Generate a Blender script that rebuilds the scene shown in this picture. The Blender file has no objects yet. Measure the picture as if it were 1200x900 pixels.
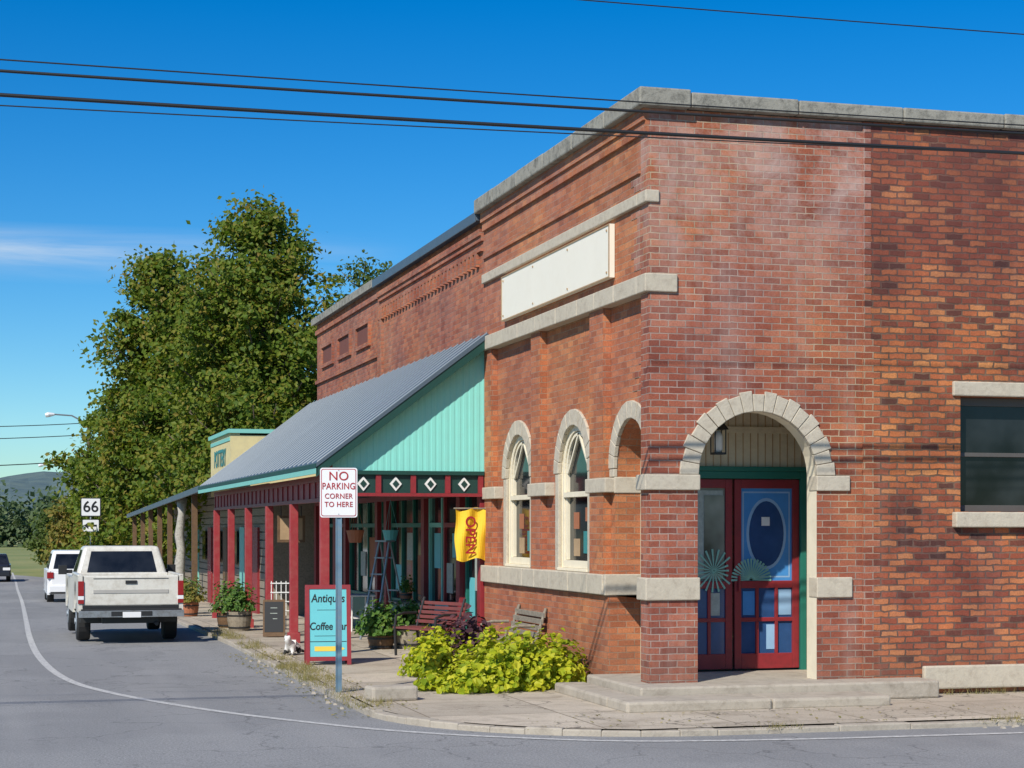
import bpy, bmesh, math, random
import numpy as np
from mathutils import Vector, Matrix
random.seed(7); rng=np.random.default_rng(7)
sc=bpy.context.scene
sc.view_settings.view_transform='Standard'; sc.view_settings.look='None'; sc.view_settings.exposure=0
R=math.radians
# ------------------------------------------------------------ materials
def nmat(name):
    m=bpy.data.materials.new(name); m.use_nodes=True
    nt=m.node_tree; return m,nt,nt.nodes['Principled BSDF']
def N(nt,t,inp=None,**kw):
    n=nt.nodes.new(t)
    for k,v in kw.items(): setattr(n,k,v)
    if inp:
        for k,v in inp.items():
            n.inputs[k].default_value=v
    return n
def mix(nt,fac,a,b,blend='MIX'):
    n=nt.nodes.new('ShaderNodeMix'); n.data_type='RGBA'; n.blend_type=blend
    for i,v in ((0,fac),(6,a),(7,b)):
        if hasattr(v,'is_linked') or hasattr(v,'links'): nt.links.new(v,n.inputs[i])
        elif i==0: n.inputs[0].default_value=v
        else: n.inputs[i].default_value=(v[0],v[1],v[2],1)
    return n.outputs[2]
def ramp(nt,fac,stops):
    n=nt.nodes.new('ShaderNodeValToRGB'); cr=n.color_ramp
    while len(cr.elements)<len(stops): cr.elements.new(0.5)
    for e,(p,c) in zip(cr.elements,stops):
        e.position=p; e.color=(c,c,c,1) if not hasattr(c,'__len__') else (c[0],c[1],c[2],1)
    nt.links.new(fac,n.inputs[0]); return n.outputs[0]
def noise(nt,vec,scale,detail=5,rough=.6,dist=0):
    n=N(nt,'ShaderNodeTexNoise',{'Scale':scale,'Detail':detail,'Roughness':rough,'Distortion':dist})
    if vec is not None: nt.links.new(vec,n.inputs['Vector'])
    return n.outputs[0]
def math_(nt,op,a,b=0.0,clamp=False):
    n=nt.nodes.new('ShaderNodeMath'); n.operation=op; n.use_clamp=clamp
    for i,v in ((0,a),(1,b)):
        if hasattr(v,'links'): nt.links.new(v,n.inputs[i])
        else: n.inputs[i].default_value=v
    return n.outputs[0]
def maprange(nt,v,a,b,c=0.,d=1.):
    n=N(nt,'ShaderNodeMapRange',{'From Min':a,'From Max':b,'To Min':c,'To Max':d})
    n.clamp=True; nt.links.new(v,n.inputs[0]); return n.outputs[0]
def bump(nt,b,h,strength=.4,dist=.01):
    n=N(nt,'ShaderNodeBump',{'Strength':strength,'Distance':dist}); nt.links.new(h,n.inputs['Height'])
    nt.links.new(n.outputs[0],b.inputs['Normal'])
def pos(nt): return nt.nodes.new('ShaderNodeNewGeometry').outputs['Position']
def obj(nt): return nt.nodes.new('ShaderNodeTexCoord').outputs['Object']
def uvc(nt): return nt.nodes.new('ShaderNodeTexCoord').outputs['UV']

def paint(name,col,rough=.6,var=.18,scale=3,metal=0,bmp=.15,dirt=None,dirtamt=.4,fine=40):
    m,nt,b=nmat(name); p=obj(nt)
    n1=noise(nt,p,scale,6,.65)
    c=mix(nt,n1,[x*(1-var) for x in col],[min(1,x*(1+var)) for x in col])
    if dirt:
        d=ramp(nt,noise(nt,p,scale*2.3,8,.75),[(.45,0),(.7,dirtamt)])
        c=mix(nt,d,c,dirt)
    nt.links.new(c,b.inputs['Base Color'])
    b.inputs['Roughness'].default_value=rough; b.inputs['Metallic'].default_value=metal
    if bmp: bump(nt,b,noise(nt,p,fine,4,.6),bmp,.005)
    return m

def brick(name,stops,mortar,ms=.007,bw=.215,rh=.077,stain=None,stainamt=.5,z0=3.5,z1=7,wob=.004,dark=.35,streak=.35,kb=1.35,topdark=0):
    stops=[(p_,tuple(x*kb for x in c_)) for p_,c_ in stops]; mortar=tuple(x*1.15 for x in mortar)
    m,nt,b=nmat(name); uv=uvc(nt)
    nz=N(nt,'ShaderNodeTexNoise',{'Scale':9.,'Detail':3.}); nt.links.new(uv,nz.inputs['Vector'])
    sub=N(nt,'ShaderNodeVectorMath',operation='SUBTRACT'); nt.links.new(nz.outputs['Color'],sub.inputs[0]); sub.inputs[1].default_value=(.5,.5,.5)
    scl=N(nt,'ShaderNodeVectorMath',operation='SCALE'); nt.links.new(sub.outputs[0],scl.inputs[0]); scl.inputs['Scale'].default_value=wob*4
    add=N(nt,'ShaderNodeVectorMath',operation='ADD'); nt.links.new(uv,add.inputs[0]); nt.links.new(scl.outputs[0],add.inputs[1])
    bt=N(nt,'ShaderNodeTexBrick',{'Color1':(0,0,0,1),'Color2':(1,1,1,1),'Mortar':(.5,.5,.5,1),'Scale':1.,'Mortar Size':ms,'Mortar Smooth':.25,'Brick Width':bw,'Row Height':rh})
    nt.links.new(add.outputs[0],bt.inputs['Vector'])
    c=ramp(nt,bt.outputs['Color'],stops)
    p=pos(nt)
    sp=ramp(nt,noise(nt,p,45,4,.7),[(.3,.68),(.7,1.15)])
    c=mix(nt,1.0,c,sp,'MULTIPLY')
    mo=mix(nt,ramp(nt,noise(nt,p,3.5,5,.7),[(.4,0),(.65,1)]),mortar,[x*.55 for x in mortar])
    c=mix(nt,bt.outputs['Fac'],c,mo)
    big=ramp(nt,noise(nt,p,.9,7,.7),[(.35,1-dark),(.65,1.08)])
    c=mix(nt,1.0,c,big,'MULTIPLY')
    hue=ramp(nt,noise(nt,p,.45,3,.6),[(.38,(.98,.95,1.02)),(.62,(1.08,1.12,.9))])
    c=mix(nt,1.0,c,hue,'MULTIPLY')
    # vertical water streaks
    mp_=N(nt,'ShaderNodeMapping'); mp_.inputs['Scale'].default_value=(3.2,3.2,.35); nt.links.new(p,mp_.inputs[0])
    stv=ramp(nt,noise(nt,mp_.outputs[0],1.,6,.7),[(.52,0),(.72,streak)])
    c=mix(nt,stv,c,(.46,.36,.31))
    sx=N(nt,'ShaderNodeSeparateXYZ'); nt.links.new(p,sx.inputs[0])
    if stain:
        zz=maprange(nt,sx.outputs[2],z0,z1)
        s=ramp(nt,noise(nt,p,1.3,9,.78,.4),[(.42,0),(.68,1)])
        f=math_(nt,'MULTIPLY',zz,s); f=math_(nt,'MULTIPLY',f,stainamt)
        c=mix(nt,f,c,stain)
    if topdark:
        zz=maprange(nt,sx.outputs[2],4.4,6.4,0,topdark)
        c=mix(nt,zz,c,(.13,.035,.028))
    # damp dirt near the ground
    gd=maprange(nt,sx.outputs[2],.1,.8,1,0); gd=math_(nt,'MULTIPLY',gd,ramp(nt,noise(nt,p,4,6,.7),[(.3,.1),(.7,.6)]))
    c=mix(nt,gd,c,(.13,.09,.065))
    nt.links.new(c,b.inputs['Base Color']); b.inputs['Roughness'].default_value=.88
    h=math_(nt,'SUBTRACT',1.0,bt.outputs['Fac'])
    h2=math_(nt,'ADD',h,math_(nt,'MULTIPLY',noise(nt,p,60,4,.7),.35))
    h3=math_(nt,'ADD',h2,math_(nt,'MULTIPLY',bt.outputs['Color'],.25))
    bump(nt,b,h3,.8,.008)
    return m
def stone(name,col,var=.25,dirt=(.12,.11,.09),amt=.5,sc_=4):
    m,nt,b=nmat(name); p=pos(nt)
    c=mix(nt,noise(nt,p,sc_,8,.7),[x*(1-var) for x in col],[x*(1+var*.6) for x in col])
    d=ramp(nt,noise(nt,p,sc_*2.1,10,.8,.3),[(.48,0),(.7,amt)])
    c=mix(nt,d,c,dirt)
    nt.links.new(c,b.inputs['Base Color']); b.inputs['Roughness'].default_value=.9
    bump(nt,b,noise(nt,p,30,8,.75),.6,.012); return m

M={}
M['brick_new']=brick('brick_new',[(0,(.18,.045,.025)),(.35,(.26,.070,.036)),(.75,(.32,.096,.05)),(1,(.36,.125,.07))],(.38,.27,.21),ms=.007,stain=(.54,.40,.35),stainamt=.72,z0=4.0,z1=6.2,dark=.22,streak=.25,kb=1.28)
M['brick_left']=brick('brick_left',[(0,(.25,.078,.036)),(.35,(.31,.098,.043)),(.75,(.35,.116,.052)),(1,(.39,.145,.065))],(.36,.23,.165),ms=.005,stain=(.45,.28,.23),stainamt=.45,z0=4.5,z1=7.,dark=.2,streak=.12,kb=1.42)
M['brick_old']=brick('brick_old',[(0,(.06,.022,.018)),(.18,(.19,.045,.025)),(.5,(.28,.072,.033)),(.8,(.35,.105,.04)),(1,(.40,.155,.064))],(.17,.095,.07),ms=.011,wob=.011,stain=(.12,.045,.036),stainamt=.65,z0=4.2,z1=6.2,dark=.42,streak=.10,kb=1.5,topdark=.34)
M['brick_far']=brick('brick_far',[(0,(.21,.052,.028)),(.4,(.29,.082,.042)),(1,(.36,.118,.062))],(.28,.16,.115),ms=.007,stain=(.42,.26,.2),stainamt=.45,z0=4,z1=6,dark=.3,streak=.2,kb=1.35)
M['stone']=stone('limestone',(.55,.485,.375),.2,(.26,.20,.145),.55)
M['coping']=stone('weathered_coping',(.33,.315,.265),.4,(.04,.04,.035),.9,3)
M['concrete']=stone('step_concrete',(.45,.395,.315),.25,(.17,.135,.10),.6,2.5)
M['cream']=paint('cream_paint',(.78,.70,.53),.6,.08,2,dirt=(.4,.34,.24),dirtamt=.25)
M['creamdoor']=paint('cream_beadboard',(.62,.55,.40),.6,.1,2,dirt=(.25,.2,.14),dirtamt=.35)
M['signwhite']=paint('blank_sign_paint',(.87,.81,.67),.5,.03,1.5,dirt=(.70,.61,.46),dirtamt=.15,bmp=.03)
M['rust']=paint('rusty_edge',(.40,.27,.15),.8,.3,8)
M['red']=paint('red_paint',(.27,.022,.028),.5,.2,4,dirt=(.12,.02,.02),dirtamt=.5)
M['redpost']=paint('red_post_paint',(.32,.03,.036),.55,.2,3,dirt=(.38,.12,.10),dirtamt=.45)
M['green']=paint('green_trim_paint',(.006,.052,.040),.55,.2,4)
M['greendoor']=paint('green_door_frame_paint',(.012,.15,.11),.5,.2,4)
M['darkgreen']=paint('dark_green_paint',(.010,.045,.036),.5,.2,4)
M['teal']=paint('teal_paint',(.20,.52,.45),.6,.08,2)
M['siding']=paint('turquoise_siding_paint',(.235,.665,.575),.65,.04,1.5,dirt=(.24,.52,.46),dirtamt=.25)
M['white']=paint('white_paint',(.78,.77,.73),.5,.05,3,dirt=(.45,.42,.36),dirtamt=.3)
M['black']=paint('black_paint',(.02,.02,.02),.5,.2,5)
M['wood']=paint('weathered_wood',(.28,.24,.18),.8,.35,9,dirt=(.08,.06,.045),dirtamt=.6,bmp=.4)
M['woodbrown']=paint('brown_wood',(.15,.085,.04),.75,.35,9,dirt=(.05,.03,.02),dirtamt=.6,bmp=.4)
M['steel']=paint('galvanised_steel',(.33,.36,.38),.45,.15,8,metal=.6)
M['bluepost']=paint('blue_steel_post',(.13,.22,.29),.5,.2,8,metal=.2,dirt=(.25,.25,.22),dirtamt=.5)
M['chrome']=paint('chrome',(.40,.40,.40),.35,.2,5,metal=.7,bmp=.03,dirt=(.16,.13,.10),dirtamt=.7)
M['rubber']=paint('tyre_rubber',(.02,.02,.02),.8,.2,10)
M['carwhite']=paint('vehicle_white_paint',(.66,.64,.57),.3,.06,2,bmp=0,dirt=(.36,.31,.23),dirtamt=.6)
M['carwhite2']=paint('vehicle_white_clean',(.78,.78,.78),.2,.03,2,bmp=0)
M['cardark']=paint('vehicle_dark_paint',(.02,.022,.03),.2,.1,2,bmp=0)
M['taillight']=paint('taillight_red',(.28,.012,.014),.25,.15,2,bmp=0)
M['yellow']=paint('yellow_cloth',(.82,.52,.02),.7,.12,5)
M['yellowp']=paint('yellow_plain',(.75,.52,.06),.6,.1,4,bmp=0)
M['cloudy']=paint('lettering_white',(.75,.75,.75),.6,.02,3,bmp=0)
M['redletter']=paint('lettering_red',(.36,.012,.02),.5,.05,3,bmp=0)
M['blackletter']=paint('lettering_black',(.012,.012,.012),.5,.05,3,bmp=0)
M['tealletter']=paint('lettering_teal',(.03,.22,.22),.5,.05,3,bmp=0)
M['signteal']=paint('sign_teal',(.13,.50,.54),.5,.08,3,bmp=0)
M['blue']=paint('blue_glass_paint',(.07,.27,.60),.18,.3,2.5,bmp=0)
M['bluelight']=paint('pale_blue_glass',(.30,.48,.68),.2,.25,4,bmp=0)
M['bluedark']=paint('dark_blue_glass',(.03,.08,.20),.12,.4,4,bmp=0)
M['lace']=paint('lace_curtain',(.36,.40,.36),.6,.55,18,bmp=.2)
M['mint']=paint('mint_glass',(.22,.46,.38),.4,.15,6,bmp=0)
M['terracotta']=paint('terracotta',(.36,.13,.06),.8,.2,6)
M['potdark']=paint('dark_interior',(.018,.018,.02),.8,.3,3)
M['bark']=paint('bark',(.11,.085,.06),.9,.4,6,bmp=.8,fine=15)
M['stucco']=paint('cream_stucco',(.66,.56,.28),.8,.12,1.5,dirt=(.35,.30,.2),dirtamt=.35)
M['lineny']=paint('yellow_line',(.5,.33,.04),.8)
def glass(name,col=(.012,.014,.015),rough=.08,spec=.4):
    m,nt,b=nmat(name); p=obj(nt)
    c=mix(nt,ramp(nt,noise(nt,p,1.6,3,.5),[(.35,0),(.7,1)]),[x*.4 for x in col],[x*2.4 for x in col])
    nt.links.new(c,b.inputs['Base Color']); b.inputs['Roughness'].default_value=rough
    b.inputs['Specular IOR Level'].default_value=spec
    bump(nt,b,noise(nt,p,1.2,1,.5),.12,.02); return m
M['glass']=glass('window_glass'); M['carglass']=glass('vehicle_glass',(.012,.013,.015),.04,.5)
M['glassw']=glass('curtained_glass',(.12,.13,.12),.08)

def crackmask(nt,p,scale,nscale,width,cov,cscale,strength):
    v=N(nt,'ShaderNodeTexVoronoi',{'Scale':scale,'Randomness':1.},feature='DISTANCE_TO_EDGE')
    w=N(nt,'ShaderNodeVectorMath',operation='ADD'); nt.links.new(p,w.inputs[0])
    nz=N(nt,'ShaderNodeTexNoise',{'Scale':nscale,'Detail':6.}); nt.links.new(p,nz.inputs['Vector'])
    nt.links.new(nz.outputs['Color'],w.inputs[1]); nt.links.new(w.outputs[0],v.inputs['Vector'])
    cr=ramp(nt,v.outputs[0],[(.0,strength),(width,0)])
    cm=ramp(nt,noise(nt,p,cscale,2),[(cov,0),(cov+.06,1)])
    return math_(nt,'MULTIPLY',cr,cm)
def asphalt():
    m,nt,b=nmat('asphalt'); p=pos(nt)
    base=mix(nt,noise(nt,p,.5,6,.65),(.225,.225,.222),(.295,.293,.288))
    g=ramp(nt,noise(nt,p,42,3,.85),[(.3,.5),(.5,1.0),(.72,1.5)])
    c=mix(nt,1.0,base,g,'MULTIPLY')
    pat=ramp(nt,noise(nt,p,.13,4,.55),[(.47,0),(.5,.4)])
    c=mix(nt,pat,c,(.19,.19,.19))
    mp_=N(nt,'ShaderNodeMapping'); mp_.inputs['Scale'].default_value=(1.1,.07,1); nt.links.new(p,mp_.inputs[0])
    c=mix(nt,ramp(nt,noise(nt,mp_.outputs[0],1.,4,.6),[(.45,0),(.65,.35)]),c,(.32,.315,.305))
    sp=ramp(nt,noise(nt,p,3.1,9,.8),[(.58,0),(.78,.4)])
    c=mix(nt,sp,c,(.36,.34,.31))
    st=ramp(nt,noise(nt,p,1.1,7,.75,.5),[(.60,0),(.72,.4)])
    c=mix(nt,st,c,(.12,.12,.12))
    c=mix(nt,crackmask(nt,p,.5,1.7,.010,.44,.25,.6),c,(.08,.08,.08))
    c=mix(nt,crackmask(nt,p,2.2,3.,.022,.55,.35,.45),c,(.10,.10,.10))
    nt.links.new(c,b.inputs['Base Color']); b.inputs['Roughness'].default_value=.92
    bump(nt,b,noise(nt,p,60,3,.7),.7,.012); return m
M['asphalt']=asphalt()
def pavement():
    m,nt,b=nmat('sidewalk_concrete'); p=pos(nt)
    base=mix(nt,noise(nt,p,.8,8,.7),(.42,.35,.26),(.61,.535,.425))
    bt=N(nt,'ShaderNodeTexBrick',{'Color1':(.75,.75,.75,1),'Color2':(1.1,1.1,1.1,1),'Mortar':(.3,.27,.22,1),'Scale':1.,'Mortar Size':.012,'Brick Width':1.45,'Row Height':1.45,'Mortar Smooth':.5},offset=.0)
    nt.links.new(p,bt.inputs['Vector'])
    c=mix(nt,.9,base,bt.outputs['Color'],'MULTIPLY')
    g=ramp(nt,noise(nt,p,40,5,.8),[(.3,.75),(.7,1.2)]); c=mix(nt,1.,c,g,'MULTIPLY')
    d=ramp(nt,noise(nt,p,1.7,9,.75,.5),[(.48,0),(.66,.7)]); c=mix(nt,d,c,(.27,.22,.16))
    c=mix(nt,crackmask(nt,p,.8,2.2,.014,.44,.4,.85),c,(.06,.05,.04))
    nt.links.new(c,b.inputs['Base Color']); b.inputs['Roughness'].default_value=.9
    bump(nt,b,noise(nt,p,45,5,.7),.5,.01); return m
M['pavement']=pavement()
def grassmat():
    m,nt,b=nmat('grass_ground'); p=pos(nt)
    c=mix(nt,ramp(nt,noise(nt,p,.06,6,.7),[(.35,0),(.65,1)]),(.15,.20,.05),(.29,.28,.10))
    c=mix(nt,1.,c,ramp(nt,noise(nt,p,4,6,.8),[(.3,.7),(.7,1.2)]),'MULTIPLY')
    nt.links.new(c,b.inputs['Base Color']); b.inputs['Roughness'].default_value=1; return m
M['grass']=grassmat()
def hillmat():
    m,nt,b=nmat('wooded_hill'); p=pos(nt)
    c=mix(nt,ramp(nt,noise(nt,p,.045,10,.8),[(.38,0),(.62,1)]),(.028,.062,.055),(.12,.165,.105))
    c=mix(nt,.28,c,(.14,.20,.26))  # distance haze mixed into the hill colour as a blue tint
    nt.links.new(c,b.inputs['Base Color']); b.inputs['Roughness'].default_value=1; return m
M['hill']=hillmat()
def lineworn():
    m,nt,b=nmat('road_line_paint'); p=pos(nt)
    c=mix(nt,ramp(nt,noise(nt,p,14,8,.8),[(.40,0),(.62,1)]),(.62,.61,.57),(.31,.305,.30))
    nt.links.new(c,b.inputs['Base Color']); b.inputs['Roughness'].default_value=.85; return m
M['line']=lineworn()
def leafmat(name,stops,trans=.35,nsc=.5,rough=.55):
    m,nt,b=nmat(name); g=nt.nodes.new('ShaderNodeNewGeometry')
    n=noise(nt,g.outputs['Position'],nsc,3,.6)
    f=math_(nt,'ADD',math_(nt,'MULTIPLY',g.outputs['Random Per Island'],.55),math_(nt,'MULTIPLY',n,.5))
    c=ramp(nt,f,stops)
    nt.links.new(c,b.inputs['Base Color']); b.inputs['Roughness'].default_value=rough
    b.inputs['Specular IOR Level'].default_value=.25
    t=nt.nodes.new('ShaderNodeBsdfTranslucent'); nt.links.new(mix(nt,1.,c,(1.3,1.4,.7),'MULTIPLY'),t.inputs['Color'])
    ms=nt.nodes.new('ShaderNodeMixShader'); ms.inputs[0].default_value=trans
    nt.links.new(b.outputs[0],ms.inputs[1]); nt.links.new(t.outputs[0],ms.inputs[2])
    nt.links.new(ms.outputs[0],nt.nodes['Material Output'].inputs['Surface']); return m
M['leaf']=leafmat('tree_leaves',[(.15,(.055,.10,.012)),(.42,(.11,.17,.018)),(.66,(.185,.215,.025)),(.88,(.27,.18,.04))],.38)
M['leafdark']=leafmat('dark_leaves',[(.2,(.045,.085,.018)),(.8,(.12,.16,.035))])
M['leafautumn']=leafmat('autumn_leaves',[(.2,(.12,.15,.03)),(.6,(.24,.20,.04)),(.9,(.30,.18,.05))])
M['vine']=leafmat('lime_leaves',[(.15,(.11,.18,.01)),(.35,(.26,.33,.012)),(.6,(.46,.47,.02)),(.9,(.62,.57,.05))],.35,4)
M['potleaf']=leafmat('pot_plant_leaves',[(.2,(.04,.10,.02)),(.6,(.10,.20,.035)),(.9,(.20,.28,.05))],.3,3)
M['weed']=leafmat('dry_weeds',[(.2,(.14,.15,.04)),(.6,(.30,.25,.10)),(.9,(.42,.34,.17))],.25,2)
M['purpleleaf']=leafmat('purple_leaves',[(.2,(.035,.014,.024)),(.8,(.11,.05,.06))],.2,3)
M['farleaf']=leafmat('far_tree_leaves',[(.2,(.045,.085,.04)),(.8,(.12,.16,.07))],.2,.1)
def roofmat():
    m,nt,b=nmat('metal_roofing'); p=pos(nt)
    mp_=N(nt,'ShaderNodeMapping'); mp_.inputs['Scale'].default_value=(.5,2.2,.5); nt.links.new(p,mp_.inputs[0])
    c=mix(nt,noise(nt,mp_.outputs[0],.9,7,.7),(.060,.090,.120),(.105,.142,.178))
    nt.links.new(c,b.inputs['Base Color']); b.inputs['Metallic'].default_value=.1; b.inputs['Roughness'].default_value=.45
    return m
M['roof']=roofmat()

# ------------------------------------------------------------ mesh builder
def group(name,loc=(0,0,0),rz=0):
    e=bpy.data.objects.new(name,None); e.empty_display_size=.3
    e.location=loc; e.rotation_euler=(0,0,rz); sc.collection.objects.link(e); return e
class MB:
    def __init__(s): s.v=[]; s.f=[]; s.m=[]
    def poly(s,pts,mi=0):
        i=len(s.v); s.v+= [tuple(p) for p in pts]; s.f.append(tuple(range(i,i+len(pts)))); s.m.append(mi)
    def hexa(s,p,mi=0):
        i=len(s.v); s.v+=[tuple(q) for q in p]
        for f in ((0,3,2,1),(4,5,6,7),(0,1,5,4),(1,2,6,5),(2,3,7,6),(3,0,4,7)):
            s.f.append(tuple(i+k for k in f)); s.m.append(mi)
    def box(s,x0,x1,y0,y1,z0,z1,mi=0,T=None):
        p=[(x0,y0,z0),(x1,y0,z0),(x1,y1,z0),(x0,y1,z0),(x0,y0,z1),(x1,y0,z1),(x1,y1,z1),(x0,y1,z1)]
        if T is not None: p=[tuple(T@Vector(q)) for q in p]
        s.hexa(p,mi)
    def frustum(s,b,t,z0,z1,mi=0): # b,t=(x0,x1,y0,y1)
        s.hexa([(b[0],b[2],z0),(b[1],b[2],z0),(b[1],b[3],z0),(b[0],b[3],z0),(t[0],t[2],z1),(t[1],t[2],z1),(t[1],t[3],z1),(t[0],t[3],z1)],mi)
    def tube(s,pts,rads,n=8,mi=0,cap=True):
        pts=[Vector(p) for p in pts]
        if not hasattr(rads,'__len__'): rads=[rads]*len(pts)
        i0=len(s.v); a=None
        for k,p in enumerate(pts):
            d=(pts[min(k+1,len(pts)-1)]-pts[max(k-1,0)]).normalized()
            if a is None:
                a=d.orthogonal().normalized()
            else:
                a=(a-d*a.dot(d)).normalized()
            b=d.cross(a)
            for j in range(n):
                t=2*math.pi*j/n
                s.v.append(tuple(p+(a*math.cos(t)+b*math.sin(t))*rads[k]))
        for k in range(len(pts)-1):
            for j in range(n):
                j2=(j+1)%n
                s.f.append((i0+k*n+j,i0+k*n+j2,i0+(k+1)*n+j2,i0+(k+1)*n+j)); s.m.append(mi)
        if cap:
            s.f.append(tuple(i0+j for j in range(n))[::-1]); s.m.append(mi)
            s.f.append(tuple(i0+(len(pts)-1)*n+j for j in range(n))); s.m.append(mi)
    def make(s,name,parent,mats,bevel=0,smooth=False,world=True,seg=2,recalc=True):
        me=bpy.data.meshes.new(name); me.from_pydata(s.v,[],s.f)
        for q in mats: me.materials.append(q)
        me.polygons.foreach_set('material_index',s.m)
        if recalc:
            bm=bmesh.new(); bm.from_mesh(me); bmesh.ops.recalc_face_normals(bm,faces=bm.faces); bm.to_mesh(me); bm.free()
        uv=me.uv_layers.new(name='UVMap'); co=me.vertices
        for p in me.polygons:
            n=p.normal; ax,ay,az=abs(n.x),abs(n.y),abs(n.z)
            for li in p.loop_indices:
                c=co[me.loops[li].vertex_index].co
                if az>=ax and az>=ay: uv.data[li].uv=(c.x,c.y)
                elif ax>=ay: uv.data[li].uv=(c.y,c.z)
                else: uv.data[li].uv=(c.x,c.z)
        if smooth: me.polygons.foreach_set('use_smooth',[True]*len(me.polygons))
        o=bpy.data.objects.new(name,me); sc.collection.objects.link(o)
        if parent:
            o.parent=parent
            if world: o.location=-Vector(parent.location)
        if bevel:
            b=o.modifiers.new('b','BEVEL'); b.width=bevel; b.segments=seg; b.limit_method='ANGLE'; b.angle_limit=R(35)
            b.harden_normals=False
        return o
def text(name,body,size,loc,rot,mat,parent,world=False,bold=0.0,extr=.002,shear=0,sx=1,align='CENTER',sp=1.0):
    c=bpy.data.curves.new(name,'FONT'); c.body=body; c.size=size; c.align_x=align; c.align_y='CENTER'
    c.extrude=extr; c.offset=bold; c.shear=shear; c.materials.append(mat); c.space_character=sp
    o=bpy.data.objects.new(name,c); sc.collection.objects.link(o); o.parent=parent
    l=Vector(loc)-(Vector(parent.location) if world else Vector((0,0,0)))
    o.location=l; o.rotation_euler=rot; o.scale=(sx,1,1); return o
PX=lambda u,z,w:(w,u,z)     # wall facing -X, u along y
PY=lambda u,z,w:(u,w,z)     # wall facing -Y, u along x
def arch_wall(mb,P,u0,u1,z0,z1,w0,w1,ops,mi=0,mr=0,seg=20):
    ops=sorted(ops,key=lambda o:o[0]); cur=u0
    def q(a,b,c,d):
        for w in (w0,w1): mb.poly([P(a,c,w),P(b,c,w),P(b,d,w),P(a,d,w)],mi)
    for (uc,h,zb,zs,arch) in ops:
        if uc-h>cur: q(cur,uc-h,z0,z1)
        if zb>z0: q(uc-h,uc+h,z0,zb)
        if arch:
            pts=[(uc-h*math.cos(math.pi*i/seg),zs+h*math.sin(math.pi*i/seg)) for i in range(seg+1)]
        else: pts=[(uc-h,zs),(uc+h,zs)]
        for a,b in zip(pts[:-1],pts[1:]):
            for w in (w0,w1): mb.poly([P(a[0],a[1],w),P(b[0],b[1],w),P(b[0],z1,w),P(a[0],z1,w)],mi)
        loop=[(uc-h,zb)]+pts+[(uc+h,zb),(uc-h,zb)]
        for a,b in zip(loop[:-1],loop[1:]):
            if abs(a[0]-b[0])+abs(a[1]-b[1])<1e-6: continue
            mb.poly([P(a[0],a[1],w0),P(b[0],b[1],w0),P(b[0],b[1],w1),P(a[0],a[1],w1)],mr)
        cur=uc+h
    if u1>cur: q(cur,u1,z0,z1)
    for u in (u0,u1): mb.poly([P(u,z0,w0),P(u,z1,w0),P(u,z1,w1),P(u,z0,w1)],mi)
    for z in (z0,z1): mb.poly([P(u0,z,w0),P(u1,z,w0),P(u1,z,w1),P(u0,z,w1)],mi)
def ring(mb,P,uc,zs,ri,ro,w0,w1,n=13,gap=.01,jag=.0,mi=0,sub=1):
    for i in range(n):
        a0=math.pi*i/n+gap/2/ri*(1 if gap else 0); a1=math.pi*(i+1)/n-gap/2/ri
        r2=ro+(jag if i%2==0 else 0)+random.uniform(-1,1)*jag*.25
        ww=w0+random.uniform(-.004,.004)*(1 if gap else 0)
        for k in range(sub):
            b0=a0+(a1-a0)*k/sub; b1=a0+(a1-a0)*(k+1)/sub
            c=[(uc-r*math.cos(t),zs+r*math.sin(t)) for r,t in ((ri,b0),(r2,b0),(r2,b1),(ri,b1))]
            mb.hexa([P(a,b,ww) for a,b in c]+[P(a,b,w1) for a,b in c],mi)
def leaf_obj(name,C,Nn,S,mat,parent=None,shape='quad',world=True):
    C=np.asarray(C); n=len(C); Nn=np.asarray(Nn); Nn=Nn/np.linalg.norm(Nn,axis=1,keepdims=True)
    r=rng.normal(size=(n,3)); t=np.cross(Nn,r); t/=np.linalg.norm(t,axis=1,keepdims=True)+1e-9
    b=np.cross(Nn,t); S=np.asarray(S).reshape(n,1)
    if shape=='quad': sh=[(-.5,0,0),(0,-.36,.08),(.55,0,0),(0,.36,.08)]; fs=[(0,1,2,3)]
    elif shape=='blade': sh=[(-.03,0,0),(.03,0,0),(.0,1,0)]; fs=[(0,1,2)]
    else: sh=[(0,-.45,-.05),(.42,-.25,.1),(.33,.2,.1),(0,.6,-.08),(-.33,.2,.1),(-.42,-.25,.1)]; fs=[(0,1,2,3),(0,3,4,5)]
    if shape=='blade':
        b=Nn; t=np.cross(b,r); t/=np.linalg.norm(t,axis=1,keepdims=True)+1e-9; Z=np.cross(t,b)
    else: Z=Nn
    V=np.stack([C+S*(t*p[0]+b*p[1]+Z*p[2]) for p in sh],axis=1).reshape(-1,3)
    k=len(sh); F=[]
    base=np.arange(n)*k
    F=np.concatenate([np.stack([base+i for i in f],axis=1) for f in fs]).tolist()
    me=bpy.data.meshes.new(name); me.from_pydata(V.tolist(),[],F); me.materials.append(mat)
    o=bpy.data.objects.new(name,me); sc.collection.objects.link(o)
    if parent:
        o.parent=parent
        if world: o.location=-Vector(parent.location)
    return o

def gz(y):
    if y<32: return 0.
    t=min(y,88)-32
    return -.8*(t/56)**1.15
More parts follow.
